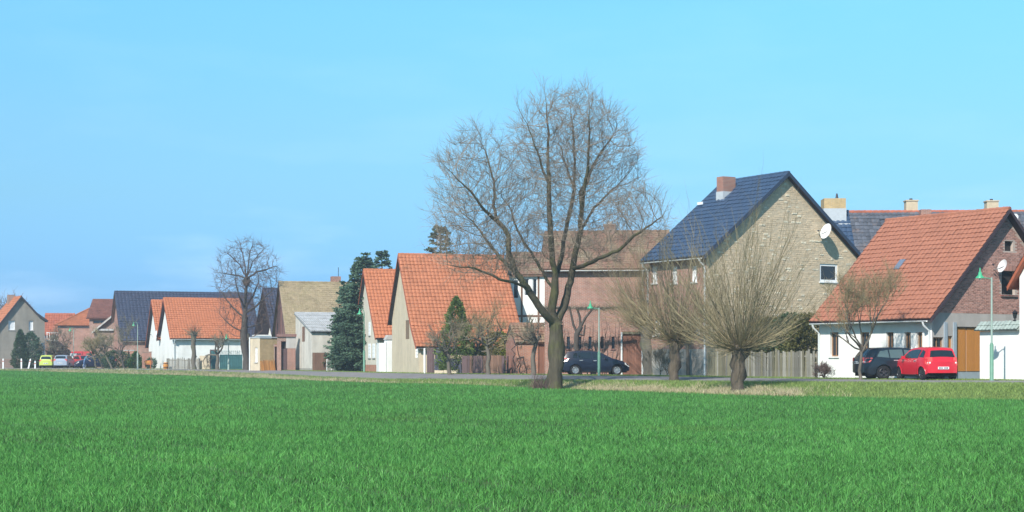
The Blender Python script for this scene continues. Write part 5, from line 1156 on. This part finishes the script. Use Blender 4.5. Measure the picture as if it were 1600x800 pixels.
def lamp(label, px, D, H, arm, m_low, m_up, gap=.0, style='crook', z=None, side=-1):
    x0 = PX(px, D); z0 = gz(x0, D) if z is None else z; r = thing('street_lamp', label, 'street lamp', (x0, D, z0), 0, 'green street lamps along the road')
    MB().lathe([(.11, -.1), (.11, .05), (.085, .08), (.085, H*.34), (.05, H*.36)], n=12).build('lower_pole', m_low, r, smooth=40)
    MB().lathe([(.045, H*.355), (.038, H-.15), (.001, H-.14)], n=10).build('upper_pole', m_up, r, smooth=60)
    if style == 'crook': pts = [(0, 0, H-.2)]+[(side*arm*.5*(1-math.cos(a)), 0, H-.2+.32*math.sin(a)) for a in [math.pi*i/8 for i in range(1, 9)]]; end = Vector(pts[-1])
    else: pts = [(0, 0, H-.25), (side*.12, 0, H-.18), (side*arm, 0, H-.15)]; end = Vector(pts[-1])+Vector((0, 0, .06))
    MB().tube(pts, .024, 7).build('arm', M_GPOLE, r, smooth=60)
    sh = MB().lathe([(.001, .36), (.028, .36), (.03, .20), (.065, .17), (.085, .05), (.185, -.05), (.19, -.09), (.17, -.09), (.07, .03), (.001, .03)], tuple(end), n=18).build('lamp_shade', M_GSHADE, r, smooth=50)
    MB().lathe([(.001, .02), (.06, .0), (.08, -.08), (.05, -.14), (.001, -.16)], tuple(end), n=12).build('bulb', M_LAMPGL, sh, smooth=60)
    return r
lamp('green lamp nearest the viewer in front of the white garden wall', 1549.5, 69.6, 4.6, .5, M_GPOLE, M_GPOLE2, style='bracket')
lamp('green lamp rising in front of the black hatchback', 936, 93, 4.1, .5, M_GPOLE, M_GPOLE2, style='bracket', z=-.05)
lamp('green lamp in front of the narrow orange roofed house', 569, 124, 4.7, .35, M_GPOLE, M_GPOLE, z=0)
lamp('thin green crook lamp beside the small bright green bush', 215, 168, 4.75, .42, M_GPOLE2, M_GPOLE2, z=0)
lamp('thin green crook lamp standing behind the silver car at far left', 115, 190, 4.6, .42, M_GPOLE2, M_GPOLE2, z=0)
lamp('thin green metal post in front of the teal metal fence', 357, 153, 3.2, .2, M_GPOLE2, M_GPOLE2, z=0)
GPW = 'white marker posts at far left'
M_REDP = mat('faded_red_paint', (.5, .2, .17), .7, .1, 5)
for px, lab, ln_ in ((5, 'leftmost white marker post in front of the grey house', 0), (33.5, 'white marker post in front of the dark green conifer', 0), (44.5, 'tilted white marker post in front of the bluish conifer', .22), (55, 'short white marker post beside the yellow green car', 0)):
    r = thing('marker_post', lab, 'post', P(px, 183), 0, GPW); r.rotation_euler = (0, ln_, 0); hh = .95 if px < 50 else .7
    MB().box((-.075, -.06, -.1), (.075, .06, hh)).build('shaft', M_FRAME, r); MB().hexa([(-.077, -.062, hh), (.077, -.062, hh), (.077, .062, hh), (-.077, .062, hh), (-.04, -.06, hh+.16), (.06, -.06, hh+.12), (.06, .06, hh+.12), (-.04, .06, hh+.16)], .5).build('top', M_FRAME, r)
    MB().box((-.08, -.066, hh-.22), (.08, -.061, hh-.1)).build('reflector', M_REDP, r)

# ================================================================ cars
M_TYRE = mat('tyre', (.018, .018, .02), .9, .2, 6); M_RIM = mat('silver_rim', (.55, .56, .58), .35, .06, 6, metal=.7); M_RIMD = mat('dark_rim', (.10, .10, .11), .4, .1, 6, metal=.6)
M_CGL = mat('car_glass', (.012, .018, .022), .04, .1, 2, spec=.7); M_CGLL = mat('car_glass_see_through', (.08, .12, .12), .04, .1, 2, spec=.7); M_UNDER = mat('underbody', (.01, .01, .01), .9, .1, 4)
M_TAIL = mat('tail_lamp_red', (.75, .10, .09), .2, .1, 5, spec=.6); M_TAILW = mat('lamp_clear', (.75, .72, .70), .15, .05, 5, spec=.6); M_PLATE = mat('number_plate', (.75, .76, .76), .5, .03, 4); M_TRIM = mat('black_trim', (.015, .015, .017), .5, .1, 5); M_CHROME = mat('bright_handle', (.7, .71, .72), .25, .04, 5, metal=.6)
def paint(nm, c, rough=.28): return mat(nm, c, rough, .04, 1.5, spec=.4, coat=.35)
P_NIGHT = paint('midnight_blue_paint', (.006, .010, .026), .34); P_BLACK = paint('blue_black_paint', (.010, .016, .024)); P_RED = paint('bright_red_paint', (.62, .018, .035)); P_LIME = paint('yellow_green_paint', (.52, .60, .12)); P_SILV = paint('silver_blue_paint', (.33, .38, .46)); P_RED2 = paint('dusty_red_paint', (.50, .04, .05)); P_DBLUE = paint('dark_blue_paint', (.012, .016, .045)); P_WHITE = paint('white_paint', (.75, .76, .78))
class Car:
    def __init__(s, name, label, pos, head, L, W, top, wheels, r, pm, belt=.96, low=.24, rim=M_RIM, group='cars parked along the village road', tail=None, windows=(), rearwin=None, wind=None, tumble=.76, plate=True, spokes=7, handles=(), mirror=None, glass=None, seams=()):
        s.L, s.W, s.top, s.belt, s.low, s.tum = L, W, top, belt, low, tumble
        s.root = root = thing(name, label, 'car', pos, head, group); s.wh, s.r = wheels, r; H = max(z for x, z in top)
        s.H = H; N_ = 64; xs = sorted(set([L*k/N_ for k in range(N_+1)]+[x for x, z in top]+[w+r*1.16*math.cos(a) for w in wheels for a in [math.pi*i/12 for i in range(13)]]))
        xs = [x for x in xs if 0 <= x <= L]; xx = [xs[0]]
        for x in xs[1:]:
            if x-xx[-1] > .006: xx.append(x)
        cols = []; S_ = (-1, -.82, -.45, 0, .45, .82, 1)
        for x in xx:
            zt = s.zt(x); zb = s.zb(x); be = min(s.belt, zt-.05); lv = sorted([zb, max(zb+.01, .40), max(zb+.02, .62), max(zb+.03, be-.12), max(zb+.04, be)])
            lft = [(s.px(x, 1, z), s.half(x, z), z) for z in lv]; tp = []
            hw = s.half(x, zt)*.965
            for q in reversed(S_): tp.append((s.px(x, abs(q), zt), hw*q, zt+.035*(1-abs(q)**2.5)-.0))
            rgt = [(a, -b, c) for a, b, c in reversed(lft)]; cols.append(lft+tp+rgt)
        mb = MB(); n = len(cols[0]); V = [p for c in cols for p in c]; Fc = []
        for i in range(len(cols)-1):
            for j in range(n-1): a = i*n+j; Fc.append((a, a+1, a+n+1, a+n))
        for i in (0, (len(cols)-1)*n):      # close the bumper faces with a gently bowed grid
            lv = 5; rows = []
            for k in range(lv):
                a = V[i+k]; row = [i+k]
                for q in (.6, .2, -.2, -.6): V.append((a[0]+(-.07 if i == 0 else .07)*(1-q*q), a[1]*q, a[2])); row.append(len(V)-1)
                row.append(i+n-1-k); rows.append(row)
            for k in range(lv-1):
                for j in range(5): Fc.append((rows[k][j], rows[k][j+1], rows[k+1][j+1], rows[k+1][j]))
            tp = [i+5+j for j in range(7)]; Fc.append(tuple(rows[4][::-1])+tuple(tp))
        mb.add(V, Fc, .5); mb.build('body', pm, root, smooth=32)
        ub = MB(); ub.box((.12, -W/2+.14, .17), (L-.15, W/2-.14, .66)); ub.build('underbody', M_UNDER, root)
        sk = MB()
        for sg in (1, -1): sk.box((wheels[0]+r*1.2, sg*(W/2-.055)-.03, low-.05), (wheels[1]-r*1.2, sg*(W/2-.055)+.03, low+.07))
        sk.build('sill', M_TRIM, root)
        for w in wheels:
            for sg in (1, -1):
                y0 = sg*(W/2-.03); yi = sg*(W/2-.21); rr = r
                wl = MB().lathe([(rr*.62, y0), (rr*.93, y0), (rr, y0-sg*.035), (rr, yi+sg*.03), (rr*.9, yi), (.01, yi)], (w, 0, r), 'y', 28).build('wheel', M_TYRE, root, smooth=40)
                rm = MB().lathe([(rr*.66, y0-sg*.005), (rr*.62, y0+sg*.004), (rr*.57, y0-sg*.03), (rr*.55, y0-sg*.09), (.01, y0-sg*.1)], (w, 0, r), 'y', 24)
                for k in range(spokes):
                    a = 2*math.pi*k/spokes+.3; e = Vector((math.cos(a), 0, math.sin(a))); rm.bar(Vector((w, y0-sg*.03, r))+e*.03, Vector((w, y0-sg*.012, r))+e*rr*.6, .03, rr*.17, (0, 1, 0))
                rm.lathe([(rr*.17, y0-sg*.06), (rr*.16, y0), (.005, y0+sg*.005)], (w, 0, r), 'y', 12); rm.build('rim', rim, wl, smooth=30)
                ar = MB()
                pts = [(w+rr*1.17*math.cos(a), r+rr*1.17*math.sin(a)) for a in [math.pi*(-.02+1.04*i/14) for i in range(15)]]
                ar.tube([(x, s.half(x, max(z, low))*sg*.995, z) for x, z in pts], .022, 5); ar.build('wheel_arch', pm, root, smooth=50)
        for poly in windows:
            for sg in (1, -1): s.panel(poly, sg, glass or M_CGL, 'side_window')
        if rearwin: s.end_panel(*rearwin, 'rear_window', M_CGL)
        if wind: s.end_panel(*wind, 'windscreen', M_CGL)
        for (x, z) in handles:
            for sg in (1, -1): MB().box((x-.10, sg*(s.half(x, z)+.012)-.014, z-.018), (x+.10, sg*(s.half(x, z)+.012)+.014, z+.018)).build('door_handle', M_CHROME, root)
        for xg in seams:
            for sg in (1, -1):
                MB().add([((xg+dx*(.006)), (s.half(xg, z)+.003)*sg, z) for z in (low+.1, .45, .7, belt-.03) for dx in (-1, 1)], ((0, 1, 3, 2), (2, 3, 5, 4), (4, 5, 7, 6)), .5).build('door_seam', M_TRIM, root)
        if mirror:
            x, z = mirror
            for sg in (1, -1): y = sg*(s.half(x, z)+.10); MB().box((x-.05, y-.09, z-.06), (x+.07, y+.07, z+.075)).build('mirror', pm, root)
        if plate:
            zc = .50 if plate is True else plate; pl = MB().box((-.092, -.26, zc-.055), (-.078, .26, zc+.055)).build('number_plate', M_PLATE, root)
            for k in range(7):
                if k != 3: MB().box((-.095, -.20+k*.062, zc-.032), (-.0921, -.20+k*.062+.04, zc+.032)).build('character', M_TRIM, pl)
        s.lamps(tail)
    def zt(s, x):
        t = s.top; return float(np.interp(x, [a for a, b in t], [b for a, b in t]))
    def zb(s, x):
        z = s.low+(.10*max(0, 1-x/.35))+(.04*max(0, 1-(s.L-x)/.3))
        for w in s.wh:
            R_ = s.r*1.16
            if abs(x-w) < R_: z = max(z, s.r+math.sqrt(R_*R_-(x-w)**2)*.985)
        return z
    def half(s, x, z):
        t = abs((x-s.L/2)/(s.L/2)); plan = 1-.16*t**5; w = s.W/2
        f = np.interp(z, [.15, .35, .62, s.belt-.02, s.H], [.95, .985, 1.0, .965, s.tum]); return w*f*plan
    def px(s, x, q, z): return x
    def panel(s, poly, sg, m, name, off=.007, label=None):
        c = (sum(p[0] for p in poly)/len(poly), sum(p[1] for p in poly)/len(poly)); mb = MB(); ring = [(x, (s.half(x, z)+off)*sg, z) for x, z in poly]
        ctr = (c[0], (s.half(*c)+off)*sg, c[1]); n = len(ring); mb.add(ring+[ctr], [(i, (i+1) % n, n) for i in range(n)], .5); return mb.build(name, m, s.root, smooth=30, label=label)
    def end_panel(s, x0, z0, x1, z1, f0, f1, name, m):
        """glass between two heights of the sloping end"""
        mb = MB(); K = 4; rows = []
        d = Vector((x1-x0, 0, z1-z0)); nrm = Vector((-d.z, 0, d.x)) if x1 > x0 else Vector((d.z, 0, -d.x)); nrm = nrm.normalized()
        if nrm.z < 0: nrm = -nrm
        for k in range(K+1):
            t = k/K; x = x0+(x1-x0)*t; z = s.zt(x); h_ = s.half(x, z)*.965; f = f0+(f1-f0)*t; row = []
            for q in (-1, -.6, -.2, .2, .6, 1): qq = q*f; row.append(Vector((x, h_*qq, z+.035*(1-abs(qq)**2.5)))+nrm*.009)
            rows.append(row)
        V = [p for r_ in rows for p in r_]; mb.add(V, [(k*6+j, k*6+j+1, k*6+6+j+1, k*6+6+j) for k in range(K) for j in range(5)], .5); return mb.build(name, m, s.root, smooth=40)
    def lamps(s, t):
        if not t: return
        z0, z1, wrap, white = t
        for sg in (1, -1):
            y = sg*(s.half(0, z0)+.0); x1 = wrap; P_ = []
            a = [(-.012, y*.72, z0), (-.012, y*.72, z1), (s_x(s, z1), (s.half(.02, z1)+.012)*sg, z1), (-.008, (s.half(0, z0)+.012)*sg, z0)]
            mb = MB().poly(a)
            mb.poly([a[3], a[2], (x1, (s.half(x1, z1)+.012)*sg, z1-.02), (x1*.75, (s.half(x1*.75, z0)+.012)*sg, z0+.06)])
            l = mb.build('tail_light', M_TAIL, s.root)
            if white: zc = (z0+z1)/2; MB().poly([(-.018, y*.78, zc-.1), (-.018, y*.78, zc-.03), (-.016, y*.95, zc-.03), (-.016, y*.95, zc-.1)]).poly([(.0, (s.half(.0, zc)+.017)*sg, zc-.1), (.0, (s.half(.0, zc)+.017)*sg, zc-.04), (x1*.22, (s.half(x1*.22, zc)+.017)*sg, zc-.04), (x1*.22, (s.half(x1*.22, zc)+.017)*sg, zc-.1)]).build('reversing_lamp', M_TAILW, l)
            hx = s.L; y2 = s.half(hx-.1, .7)
            MB().poly([(hx-.28, sg*(s.half(hx-.28, .76)+.012), .79), (hx-.28, sg*(s.half(hx-.28, .64)+.012), .66), (hx+.0, sg*(s.half(hx, .6)+.004), .56), (hx+.0, sg*(s.half(hx, .66)+.004), min(.64, s.zt(hx)))]).build('headlight', M_TAILW, s.root)
def s_x(s, z): return -.005
HATCH = [(0, .93), (.05, 1.0), (.16, 1.14), (.30, 1.33), (.42, 1.40), (.8, 1.45), (1.25, 1.47), (1.8, 1.455), (2.2, 1.39), (2.6, 1.21), (3.02, 1.0), (3.3, .945), (3.65, .84), (3.88, .72), (4.0, .60), (4.03, .5)]
Car('hatchback', 'midnight blue black five door hatchback with silver rims parked before the pink barn', (PX(876, 97.2), 97.2, 0), R(6), 4.03, 1.72, HATCH, (.78, 3.28), .315, P_NIGHT, tail=(.80, 1.04, .38, True), windows=([(.62, 1.06), (.68, 1.30), (.88, 1.355), (.92, 1.02)], [(.97, 1.01), (.94, 1.36), (1.72, 1.39), (1.76, .99)], [(1.83, .99), (1.80, 1.385), (2.12, 1.335), (2.42, 1.19), (2.78, 1.0), (2.7, .98)]), rearwin=(.10, 1.07, .32, 1.33, .8, .75), wind=(2.25, 1.37, 2.98, 1.02, .84, .92), handles=((1.12, .90), (1.95, .88)), mirror=(2.58, 1.02), plate=.55, seams=(1.0, 1.8, 2.72))
EST = [(0, .92), (.05, 1.0), (.22, 1.24), (.36, 1.39), (.55, 1.45), (1.4, 1.49), (2.1, 1.465), (2.5, 1.39), (3.2, 1.02), (3.6, .96), (4.1, .82), (4.35, .68), (4.42, .5)]
Car('estate_car', 'blue black estate car parked along the white wall behind the red car', (PX(1338, 76.0), 75.6, 0), R(8), 4.42, 1.78, EST, (.92, 3.55), .33, P_BLACK, tail=(.76, 1.03, .42, True), rim=M_RIMD, spokes=5, windows=([(.62, 1.07), (.78, 1.33), (1.15, 1.385), (1.2, 1.02)], [(1.25, 1.01), (1.22, 1.39), (1.85, 1.40), (1.9, 1.0)], [(1.96, 1.0), (1.93, 1.39), (2.3, 1.35), (2.95, 1.02)]), rearwin=(.1, 1.06, .34, 1.36, .84, .76), wind=(2.55, 1.37, 3.15, 1.04, .84, .92), handles=((1.5, .9), (2.2, .9)), mirror=(2.75, 1.03), plate=.80, seams=(1.25, 1.93, 2.9), glass=M_CGLL)
CITY = [(0, .90), (.02, .97), (.10, 1.14), (.17, 1.33), (.28, 1.42), (.6, 1.46), (1.15, 1.48), (1.75, 1.44), (2.1, 1.36), (2.7, 1.02), (3.05, .95), (3.35, .82), (3.5, .66), (3.54, .5)]
Car('city_car', 'bright red small car parked with its rear towards the viewer', (PX(1473, 72.0), 72.0, 0), R(100), 3.54, 1.64, CITY, (.52, 2.94), .30, P_RED, rim=M_RIMD, tail=(.68, 1.04, .26, True), windows=([(.38, 1.02), (.36, 1.3), (.62, 1.37), (.82, 1.05)], [(.9, 1.0), (.75, 1.37), (1.15, 1.395), (1.7, 1.36), (2.05, 1.28), (2.45, 1.03), (2.35, .99)]), rearwin=(.045, 1.03, .165, 1.32, .93, .86), wind=(2.12, 1.35, 2.66, 1.05, .84, .92), handles=((1.15, .88),), mirror=(2.3, 1.02), plate=.56, seams=(.95, 2.4))
Car('small_car', 'yellow green small car seen from behind at far left', (PX(71.5, 184), 184, 0), R(95), 3.6, 1.66, CITY, (.52, 2.95), .30, P_LIME, tail=(.75, .98, .2, False), windows=([(.4, 1.0), (.4, 1.33), (1.7, 1.36), (2.4, 1.0)],), rearwin=(.03, 1.0, .16, 1.32, .9, .85), wind=(2.12, 1.35, 2.66, 1.05, .84, .92), plate=.55)
Car('hatchback', 'silver blue hatchback seen from behind between yellow green and red cars', (PX(94, 182), 182, 0), R(92), 4.0, 1.74, HATCH, (.78, 3.28), .31, P_SILV, tail=(.8, 1.05, .3, False), windows=([(.62, 1.04), (.7, 1.33), (1.75, 1.39), (2.1, 1.34), (2.8, 1.0)],), rearwin=(.10, 1.07, .32, 1.33, .9, .85), wind=(2.25, 1.37, 2.98, 1.02, .84, .92), plate=.6)
Car('hatchback', 'dusty red car facing the viewer between the silver and dark blue cars', (PX(115, 187), 189, 0), R(-55), 4.0, 1.74, HATCH, (.78, 3.28), .31, P_RED2, tail=(.8, 1.05, .3, False), windows=([(.62, 1.04), (.7, 1.33), (1.75, 1.39), (2.1, 1.34), (2.8, 1.0)],), rearwin=(.10, 1.07, .32, 1.33, .9, .85), wind=(2.25, 1.37, 2.98, 1.02, .84, .92))
Car('saloon_car', 'dark blue car facing left behind the bending person', (PX(174, 178), 180, 0), R(204), 4.42, 1.76, EST, (.92, 3.55), .31, P_DBLUE, tail=(.8, 1.05, .3, False), windows=([(.78, 1.02), (.9, 1.38), (2.3, 1.36), (2.95, 1.02)],), rearwin=(.1, 1.06, .34, 1.36, .84, .76), wind=(2.55, 1.37, 3.15, 1.04, .84, .92))
VAN = [(0, 1.0), (.02, 1.6), (.06, 1.88), (.2, 1.95), (1.5, 1.98), (2.9, 1.95), (3.2, 1.85), (3.8, 1.18), (4.2, 1.08), (4.5, .9), (4.6, .55)]
Car('van', 'red van with white rear half standing behind the dusty red car', (PX(112, 196), 197, 0), R(-20), 4.6, 1.9, VAN, (.9, 3.7), .33, P_RED2, belt=1.15, tumble=.86, tail=(.9, 1.2, .2, False), windows=([(2.4, 1.2), (2.4, 1.75), (3.05, 1.75), (3.5, 1.25)],), wind=(3.22, 1.83, 3.78, 1.2, .86, .9))
wb_ = thing('white_box', 'white box trailer partly hidden behind silver car and red van', 'trailer', P(109.5, 192), 0); MB().box((0, 0, .35), (.75, 2.2, 1.75)).build('box', P_WHITE, wb_)
for y in (.5, 1.6): MB().lathe([(.25, -.03), (.25, .1), (.01, .1)], (-.0, y, .25), 'x', 14).build('wheel', M_TYRE, wb_)

# ================================================================ the bending person
M_SKIN = mat('skin', (.55, .33, .24), .6, .06, 6); M_TEALS = mat('teal_blue_jacket', (.09, .24, .36), .8, .12, 6); M_JEANS = mat('blue_jeans', (.10, .16, .30), .85, .15, 6); M_SHOE = mat('white_shoe', (.7, .7, .68), .6, .08, 6); M_HAIR = mat('dark_hair', (.05, .04, .035), .6, .2, 9)
def person():
    x0 = PX(132, 176); root = thing('person', 'person in teal jacket and blue jeans bending forward beside the dark blue car', 'person', (x0, 176, 0), R(0))
    J = {'pel': (0, 0, .88), 'wst': (.06, 0, 1.03), 'chs': (.20, 0, 1.26), 'nek': (.30, 0, 1.40), 'hd0': (.35, 0, 1.46), 'hd1': (.40, 0, 1.58)}
    E = [('pel', 'wst'), ('wst', 'chs'), ('chs', 'nek'), ('nek', 'hd0'), ('hd0', 'hd1')]; Rr = {'pel': (.15, .125), 'wst': (.135, .115), 'chs': (.165, .125), 'nek': (.058, .058), 'hd0': (.085, .095), 'hd1': (.08, .09)}
    for s_, sg in (('l', 1), ('r', -1)):
        J.update({'hip'+s_: (0, sg*.10, .80), 'kne'+s_: (.05 if sg > 0 else -.03, sg*.12, .46), 'ank'+s_: (-.04 if sg > 0 else -.12, sg*.12, .09), 'toe'+s_: (.12 if sg > 0 else .05, sg*.13, .04),
                  'sho'+s_: (.24, sg*.19, 1.32), 'elb'+s_: (.36, sg*.24, 1.06), 'wri'+s_: (.52, sg*.20, .90), 'pal'+s_: (.58, sg*.19, .85)})
        E += [('pel', 'hip'+s_), ('hip'+s_, 'kne'+s_), ('kne'+s_, 'ank'+s_), ('ank'+s_, 'toe'+s_), ('chs', 'sho'+s_), ('sho'+s_, 'elb'+s_), ('elb'+s_, 'wri'+s_), ('wri'+s_, 'pal'+s_)]
        Rr.update({'hip'+s_: (.095, .095), 'kne'+s_: (.065, .065), 'ank'+s_: (.048, .048), 'toe'+s_: (.045, .035), 'sho'+s_: (.065, .065), 'elb'+s_: (.046, .046), 'wri'+s_: (.032, .032), 'pal'+s_: (.042, .022)})
        for k, (dx, dy, l) in enumerate(((.03, -.032, .07), (.04, -.012, .085), (.038, .01, .08), (.03, .03, .065), (.0, -.05, .05))):
            n1, n2 = f'f{k}a'+s_, f'f{k}b'+s_; b = Vector(J['pal'+s_]); J[n1] = tuple(b+Vector((dx, dy*sg, -.025))); J[n2] = tuple(b+Vector((dx+l*.5, dy*sg*1.2, -.025-l*.7))); E += [('pal'+s_, n1), (n1, n2)]; Rr[n1] = (.010, .010); Rr[n2] = (.008, .008)
    names = list(J); me = bpy.data.meshes.new('person_skeleton'); me.from_pydata([J[n] for n in names], [(names.index(a), names.index(b)) for a, b in E], [])
    o = bpy.data.objects.new('body', me); COL.objects.link(o); md = o.modifiers.new('skin', 'SKIN'); md.use_smooth_shade = True
    for i, n in enumerate(names): sv = me.skin_vertices[0].data[i]; sv.radius = Rr[n]; sv.use_root = (n == 'pel')
    sb = o.modifiers.new('sub', 'SUBSURF'); sb.levels = 1; sb.render_levels = 1
    dg = bpy.context.evaluated_depsgraph_get(); m2 = bpy.data.meshes.new_from_object(o.evaluated_get(dg)); m2.name = 'body'; o.modifiers.clear(); o.data = m2; bpy.data.meshes.remove(me); o.parent = root
    m2.materials.clear()
    for m in (M_TEALS, M_JEANS, M_SKIN, M_SHOE): m2.materials.append(m)
    for p in m2.polygons:
        c = p.center; p.use_smooth = True
        p.material_index = 3 if c.z < .10 else 2 if (c.z > 1.38 and c.x > .29) or (c.x > .50 and c.z < .93) else 1 if (c.z < .93 and c.x < .3) else 0
    hd = MB(); hc = Vector((.385, 0, 1.55))
    for k in range(5):
        pass
    hd.lathe([(.001, .115), (.05, .10), (.088, .05), (.098, 0), (.09, -.05)], (0, 0, 0), n=14); hd.V = [(v[0]*1.0+hc.x-.02, v[1]*.92+hc.y, v[2]+hc.z+.0) for v in hd.V]; hd.build('hair', M_HAIR, root, smooth=60)
    MB().lathe([(.001, .03), (.014, 0), (.001, -.015)], (hc.x+.088, 0, hc.z-.03), n=6).build('nose', M_SKIN, root)
    for sg in (1, -1): MB().lathe([(.001, .01), (.01, 0), (.001, -.01)], (hc.x+.078, sg*.032, hc.z+.0), n=6).build('eye', M_HAIR, root); MB().lathe([(.001, .03), (.018, 0), (.001, -.03)], (hc.x-.01, sg*.09, hc.z-.02), n=6).build('ear', M_SKIN, root)
    MB().box((hc.x+.075, -.022, hc.z-.066), (hc.x+.086, .022, hc.z-.058)).build('mouth', M_REDP, root)
person()

# ================================================================ thin spring haze: one closed box of air round everything
hm = bpy.data.materials.new('air'); hm.use_nodes = True; hn = hm.node_tree; hn.nodes.remove(hn.nodes['Principled BSDF'])
pv = hn.nodes.new('ShaderNodeVolumePrincipled'); pv.inputs['Color'].default_value = (.82, .92, 1, 1); pv.inputs['Density'].default_value = .0007; pv.inputs['Anisotropy'].default_value = .2
hn.links.new(pv.outputs[0], hn.nodes['Material Output'].inputs['Volume'])
MB().box((-3100, -100, -2.2), (3100, 5100, 18.5)).build('haze', hm, kind='stuff')
print('OBJS', len(COL.objects), 'TRIS', sum(sum(max(0, len(p.vertices)-2) for p in o.data.polygons) if len(o.data.polygons) < 20000 else len(o.data.polygons)*(len(o.data.polygons[0].vertices)-2) for o in COL.objects if o.type == 'MESH'))
